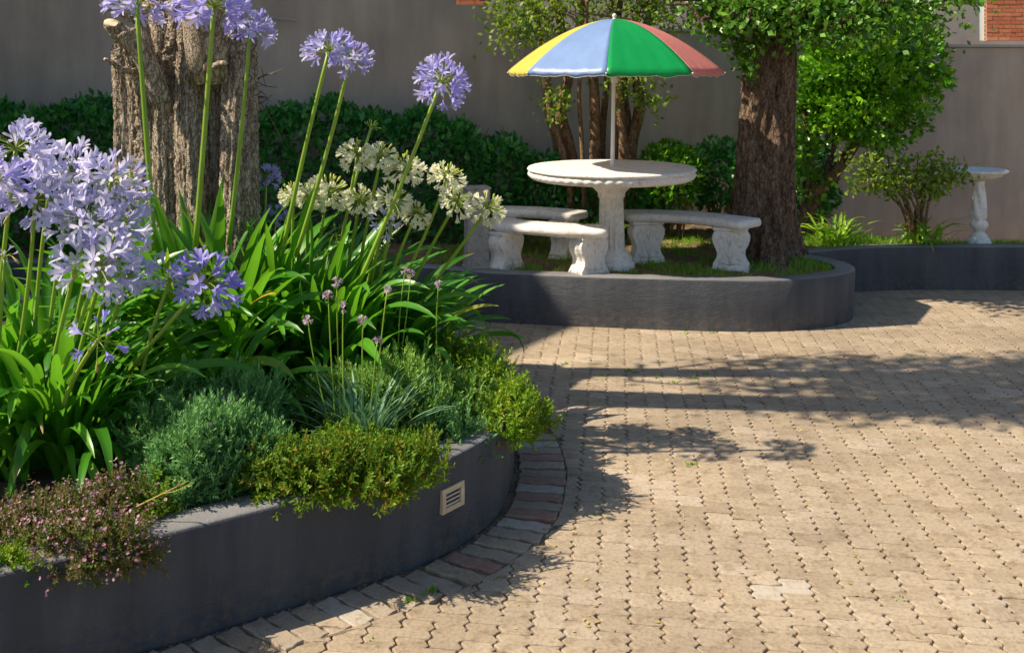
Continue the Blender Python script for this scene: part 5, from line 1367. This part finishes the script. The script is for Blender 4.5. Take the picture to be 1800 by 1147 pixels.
# ------------------------------------------------------------------ low bushes on the near planter
def bush(name, label, cat, c, rad, tmpl, n, mat, seed, length, upw=.6, outw=.6, zmin=-.2, amp=.3, layers=(1, .9, .75), stems=14, jit=.28, sink=.75, group=None, loc=None):
    c = np.array(c, float); zb = float(zs1(c[0], c[1])); o = root(name, label, cat, (c[0], c[1], zb), group); r = np.random.default_rng(seed)
    kk = 7; Ps, Ns = [], []
    for q in range(kk):
        a_ = q * 2.4 + r.normal(0, .3); rho = 0 if q == 0 else r.uniform(.40, .68)
        cc = c + np.array([math.cos(a_) * rad[0] * rho, math.sin(a_) * rad[1] * rho, rad[2] * (r.uniform(-.30, .10) if q else 0)])
        f_ = r.uniform(.42, .66) if q else .62
        p_, n_q = mound_pts(n // kk, cc, (rad[0] * f_, rad[1] * f_, rad[2] * r.uniform(.62, .98)), seed + 31 * q, zmin, amp, layers, 8); Ps.append(p_); Ns.append(n_q)
    P = np.vstack(Ps); Nn = np.vstack(Ns); n = len(P)
    D = Nn * outw + np.array([0, 0, upw]) + r.normal(0, jit, (n, 3)); D /= np.linalg.norm(D, axis=1)[:, None]
    S = r.uniform(.6, 1.5, n) * length
    ts = tmpl if isinstance(tmpl, list) else [tmpl]; parts = []
    for q, (TV, TF, tr) in enumerate(ts):
        k = np.arange(n) % len(ts) == q
        parts.append(scatter(TV, TF, P[k] - D[k] * (S[k] * sink)[:, None], rot_from_z(D[k], r.uniform(0, 6.28, k.sum())), S[k], tr, r.random(k.sum())))
    foliage('foliage', parts, M[mat], o, o.location)
    m = MB()
    for k in range(stems):
        i = r.integers(n); s0 = np.array([c[0] + r.normal(0, rad[0] * .25), c[1] + r.normal(0, rad[1] * .25), zb - .02]); e = P[i] - D[i] * S[i] * .6
        m.tube([s0, (s0 + e) / 2 + r.normal(0, .015, 3), e], [.005, .004, .002], 5)
    m.build('stems', M['twig'], o, off=o.location)
    return o, P, D, S
LAV = [sprig(24, .30, .052, 1.0, 22, 48, .05, s, jit=.22) for s in (1, 2, 3)]
JUN = [sprig(20, .32, .095, 1.0, 38, 62, .08, s, jit=.35) for s in (4, 5, 6)]
ERI = [sprig(20, .22, .075, 1.0, 40, 62, .15, s, jit=.4) for s in (7, 8)]

o, P, D, S = bush('lavender_bush', 'tall grey-green lavender bush below the violet agapanthus head', 'bush', W(368, 735, 3.48) - [0, 0, .12], (.24, .19, .215), LAV, 1500, 'lav', 201, .115, .75, .55, -.35, .22, (1, .92, .8, .6))
r = np.random.default_rng(9); m = MB()
for k in range(26):
    i = r.integers(len(P)); 
    if D[i, 2] < .3: continue
    p = P[i] + D[i] * .02
    V, Fc = lathe([(.001, 0), (.004, .006), (.0045, .014), (.001, .022)], 6); Rq = np.array(Vector((0, 0, 1)).rotation_difference(Vector(D[i])).to_matrix()); m.add(np.array(V) @ Rq.T + p, Fc)
fo = m.build('flower_spikes', M['petal_mauve'], o, off=o.location); fo['kind'] = 'stuff'
bush('lavender_bush', 'lower grey-green lavender mound spilling toward the charcoal planter rim', 'bush', W(340, 800, 3.30) - [0, 0, .07], (.15, .13, .20), LAV, 620, 'lav', 202, .10, .6, .6, -.3, .2)
bush('lavender_bush', 'light green feathery bush behind the thin-leaved garlic clump', 'bush', W(690, 690, 4.02) - [0, 0, .05], (.34, .20, .24), LAV, 1500, 'lav_light', 203, .105, .6, .6, -.3, .2)
bush('lavender_bush', 'small grey-green bush between golden groundcover and planter corner', 'bush', W(765, 740, 3.90) - [0, 0, .05], (.20, .14, .17), LAV, 620, 'lav', 204, .095, .5, .65, -.3, .2)
bush('lavender_bush', 'grey-green lavender between the tall lavender and the golden groundcover', 'bush', W(452, 770, 3.46) - [0, 0, .07], (.13, .12, .16), LAV, 480, 'lav', 214, .095, .6, .6, -.3, .25, stems=6)
bush('lavender_bush', 'grey-green lavender sprawling against the corner agapanthus leaves', 'bush', W(296, 712, 3.62) - [0, 0, .09], (.15, .14, .19), LAV, 560, 'lav', 215, .105, .6, .6, -.3, .25, stems=6)
bush('lavender_bush', 'grey-green lavender behind the tall lavender, next to the dark leaf hollow', 'bush', W(432, 690, 3.72) - [0, 0, .09], (.16, .14, .20), LAV, 600, 'lav', 216, .105, .6, .6, -.3, .25, stems=6)
bush('conifer_groundcover', 'green groundcover between the golden one and the garlic clump', 'groundcover', W(610, 768, 3.62) - [0, 0, .05], (.24, .12, .10), JUN, 760, 'fresh', 217, .07, .35, .75, -.35, .42, stems=8)
bush('conifer_groundcover', 'golden and rust tinted groundcover on the planter rim left of the vent', 'groundcover', W(548, 800, 3.42) - [0, 0, .055], (.34, .18, .13), JUN, 1600, 'gold', 205, .075, .35, .75, -.45, .42, (1, .9, .75))
bush('conifer_groundcover', 'green groundcover on the planter rim right above the vent', 'groundcover', W(690, 785, 3.54) - [0, 0, .055], (.17, .12, .09), JUN, 720, 'fresh', 206, .07, .3, .8, -.35, .42)
bush('conifer_groundcover', 'lime green groundcover bulging over the tip of the near planter', 'groundcover', W(880, 700, 4.15) - [0, 0, .06], (.20, .24, .17), JUN, 1400, 'fresh', 207, .08, .4, .75, -.30, .40)
bush('conifer_groundcover', 'dark green groundcover mound behind the tip of the near planter', 'groundcover', W(810, 665, 4.42) - [0, 0, .06], (.21, .2, .2), JUN, 900, 'fresh', 208, .08, .4, .7, -.4, .40)
# trailing sprays at the tip
bush('conifer_groundcover', 'sprays of green groundcover hanging down over the planter tip', 'groundcover', W(912, 748, 4.05), (.04, .08, .05), JUN, 90, 'fresh', 209, .075, -.35, .8, -.9, .25, stems=4)
o, P, D, S = bush('heath_bush', 'low bush with tiny pink flowers spilling over the planter wall', 'bush', W(110, 898, 3.05) - [0, 0, .045], (.35, .21, .13), ERI, 2000, 'erica', 210, .06, .45, .65, -.5, .25)
r = np.random.default_rng(10); k = (D[:, 2] > .1) & (r.random(len(P)) < .36); Pk = np.repeat(P[k], 3, 0) + r.normal(0, .010, (k.sum() * 3, 3)) + D[k].repeat(3, 0) * .006
PET = (np.array([[0, 0, 0], [1, 0, .35], [.8, .8, .5], [0, 1, .35], [-.8, .8, .5], [-1, 0, .35], [-.8, -.8, .5], [0, -1, .35], [.8, -.8, .5]]), np.array([[0, 1, 2, 3], [0, 3, 4, 5], [0, 5, 6, 7], [0, 7, 8, 1]]))
n = len(Pk); V, Fc, rn = scatter(PET[0], PET[1], Pk, rot_from_z(D[k].repeat(3, 0) + r.normal(0, .5, (n, 3)), r.uniform(0, 6, n)), r.uniform(.003, .0055, n))
fo = link('flowers', mesh_np('flowers', V - np.array(o.location), Fc, M['petal_pink'], False, rn), o); fo['kind'] = 'stuff'
bush('heath_bush', 'fresh green tuft beside the pink flowered bush', 'bush', W(268, 880, 3.18) - [0, 0, .04], (.10, .10, .12), ERI, 420, 'fresh', 211, .06, .5, .6, -.4, .25, stems=5)
bush('heath_bush', 'small green tuft over the rim at the lower corner', 'bush', W(20, 975, 2.86) - [0, 0, .02], (.10, .06, .07), ERI, 260, 'fresh', 212, .055, .4, .7, -.5, .25, stems=4)
# dry twig
m = MB(); a = W(240, 890, 3.1); m.tube(catmull([a, W(290, 865, 3.08), W(330, 845, 3.06)], 4), np.linspace(.003, .0012, 9), 5); m.tube(catmull([W(285, 867, 3.08), W(310, 862, 3.07), W(338, 848, 3.05)], 4), .0014, 5); m.tube([W(310, 855, 3.07), W(322, 838, 3.06)], .0012, 5)
tw = m.build('dry_twig', M['bud_wilt']); tag(tw, 'dry forked twig sticking out above the pink flowered bush', 'twig')

# society garlic: thin leaves, thin stalks, small mauve umbels
tc = W(640, 775, 3.74); tc[2] = float(zs1(tc[0], tc[1]))
tg = root('society_garlic', 'thin-leaved blue-green garlic clump with small pale mauve flowers', 'plant', tuple(tc))
gl = []
for k in range(10):
    V, Fq = strap(rl_.uniform(.24, .36), .008, R(rl_.uniform(60, 86)), R(rl_.uniform(10, 60)), 0, 500 + k, .5); gl.append(mesh_np('leaf', V, Fq, M['reed'], True))
r = np.random.default_rng(12)
for k in range(105):
    a = r.uniform(0, 6.28); f = link('leaf', gl[k % 10], tg, (math.cos(a) * .07 * r.random(), math.sin(a) * .05 * r.random(), .02)); s = r.uniform(.75, 1.15); f.scale = (s, 1.3, s); f.rotation_euler = (r.normal(0, .1), r.uniform(-.15, .45), a)
um_f = floret_mesh(M['petal_mauve'], .014, 1.0, .006, 'floret', 9, .011); um_b = bud_mesh(M['petal_mauve'], .012, .0022)
for (px, py, bx2) in [(592, 496, 600), (577, 520, 590), (603, 540, 606), (681, 508, 660), (638, 562, 640), (541, 562, 580), (663, 600, 650), (712, 476, 700), (722, 482, 705), (771, 500, 768)]:
    d = 3.74 if px < 700 else 4.3
    c = W(px, py, d); b = W(bx2, 745 if px < 700 else 620, d); stalk(tg, b, c, .0026, .008, px)
    m = MB(); h = link('flower_head', None, tg, tuple(c - np.array(tg.location)))
    V, Fc = lathe([(.001, -.004), (.004, -.002), (.004, .002), (.001, .005)], 6); h.data if False else None
    hb = mesh_np('flower_head', V, Fc, M['pedicel'], True); bpy.data.objects.remove(h); h = link('flower_head', hb, tg, tuple(c - np.array(tg.location)))
    for i in range(9):
        dv = Vector(r.normal(0, 1, 3) + np.array([0, 0, .35])).normalized(); f = link('floret', um_f if i % 3 else um_b, h, tuple(dv * .006)); f.rotation_mode = 'QUATERNION'; f.rotation_quaternion = Vector((0, 0, 1)).rotation_difference(dv); s = r.uniform(.75, 1.15); f.scale = (s, s, s)

# ------------------------------------------------------------------ weeds in the joints
parts = []; r = np.random.default_rng(14)
for (px, py, n, sc) in [(718, 1055, 16, 1), (760, 1040, 22, 1.1), (1214, 816, 16, 1.0), (1103, 652, 12, 1), (1118, 655, 10, 1), (1056, 660, 12, 1), (1154, 664, 12, 1), (1185, 672, 10, 1), (1220, 665, 12, 1), (995, 640, 14, 1), (976, 642, 9, 1), (1302, 715, 9, 1), (1045, 903, 9, .8), (1580, 1052, 8, .8), (1616, 770, 8, .8), (1240, 658, 9, 1), (1395, 865, 6, .7), (655, 1120, 7, .7), (872, 1015, 7, .7), (1205, 586, 10, 1), (1252, 586, 8, 1)]:
    c = G(px, py); P = c + np.c_[r.normal(0, .010, n), r.normal(0, .008, n), np.full(n, -.003)]
    parts.append(scatter(LEAF2[0], LEAF2[1], P, rot_from_z(r.normal(0, .7, (n, 3)) + [0, 0, .8], r.uniform(0, 6, n)), r.uniform(.012, .024, n) * sc, None, r.random(n)))
V, Fc, rn = join_np(parts); w_ = link('weeds', mesh_np('weeds', V, Fc, M['grass'], False, rn)); w_['kind'] = 'stuff'; tag(w_, 'little green weeds growing in the paving joints', 'weeds')

# fallen leaf bits and petals on the paving
r = np.random.default_rng(15); n = 150
px = np.r_[r.uniform(880, 1250, 80), r.uniform(900, 1790, 70)]; py = np.r_[r.uniform(600, 1130, 80), r.uniform(530, 1130, 70)]
P = np.array([G(a_, b_) for a_, b_ in zip(px, py)]); k = ~(inside(P[:, 0], P[:, 1], POLY1) | inside(P[:, 0], P[:, 1], POLY2) | inside(P[:, 0], P[:, 1], POLY3)); P = P[k]; n = len(P); P[:, 2] = .003
D = np.c_[r.normal(0, 1, n), r.normal(0, 1, n), r.normal(0, .12, n)]
V, Fc, rn = scatter(LEAF2[0], LEAF2[1], P, rot_from_z(D, r.normal(0, .3, n)), r.uniform(.008, .022, n), None, r.random(n)); V[:, 2] = np.maximum(V[:, 2], .0015)
lt = link('leaf_litter', mesh_np('leaf_litter', V, Fc, M['bud_wilt'], False, rn)); lt['kind'] = 'stuff'; tag(lt, 'small dry leaf bits scattered on the paving', 'leaf litter')
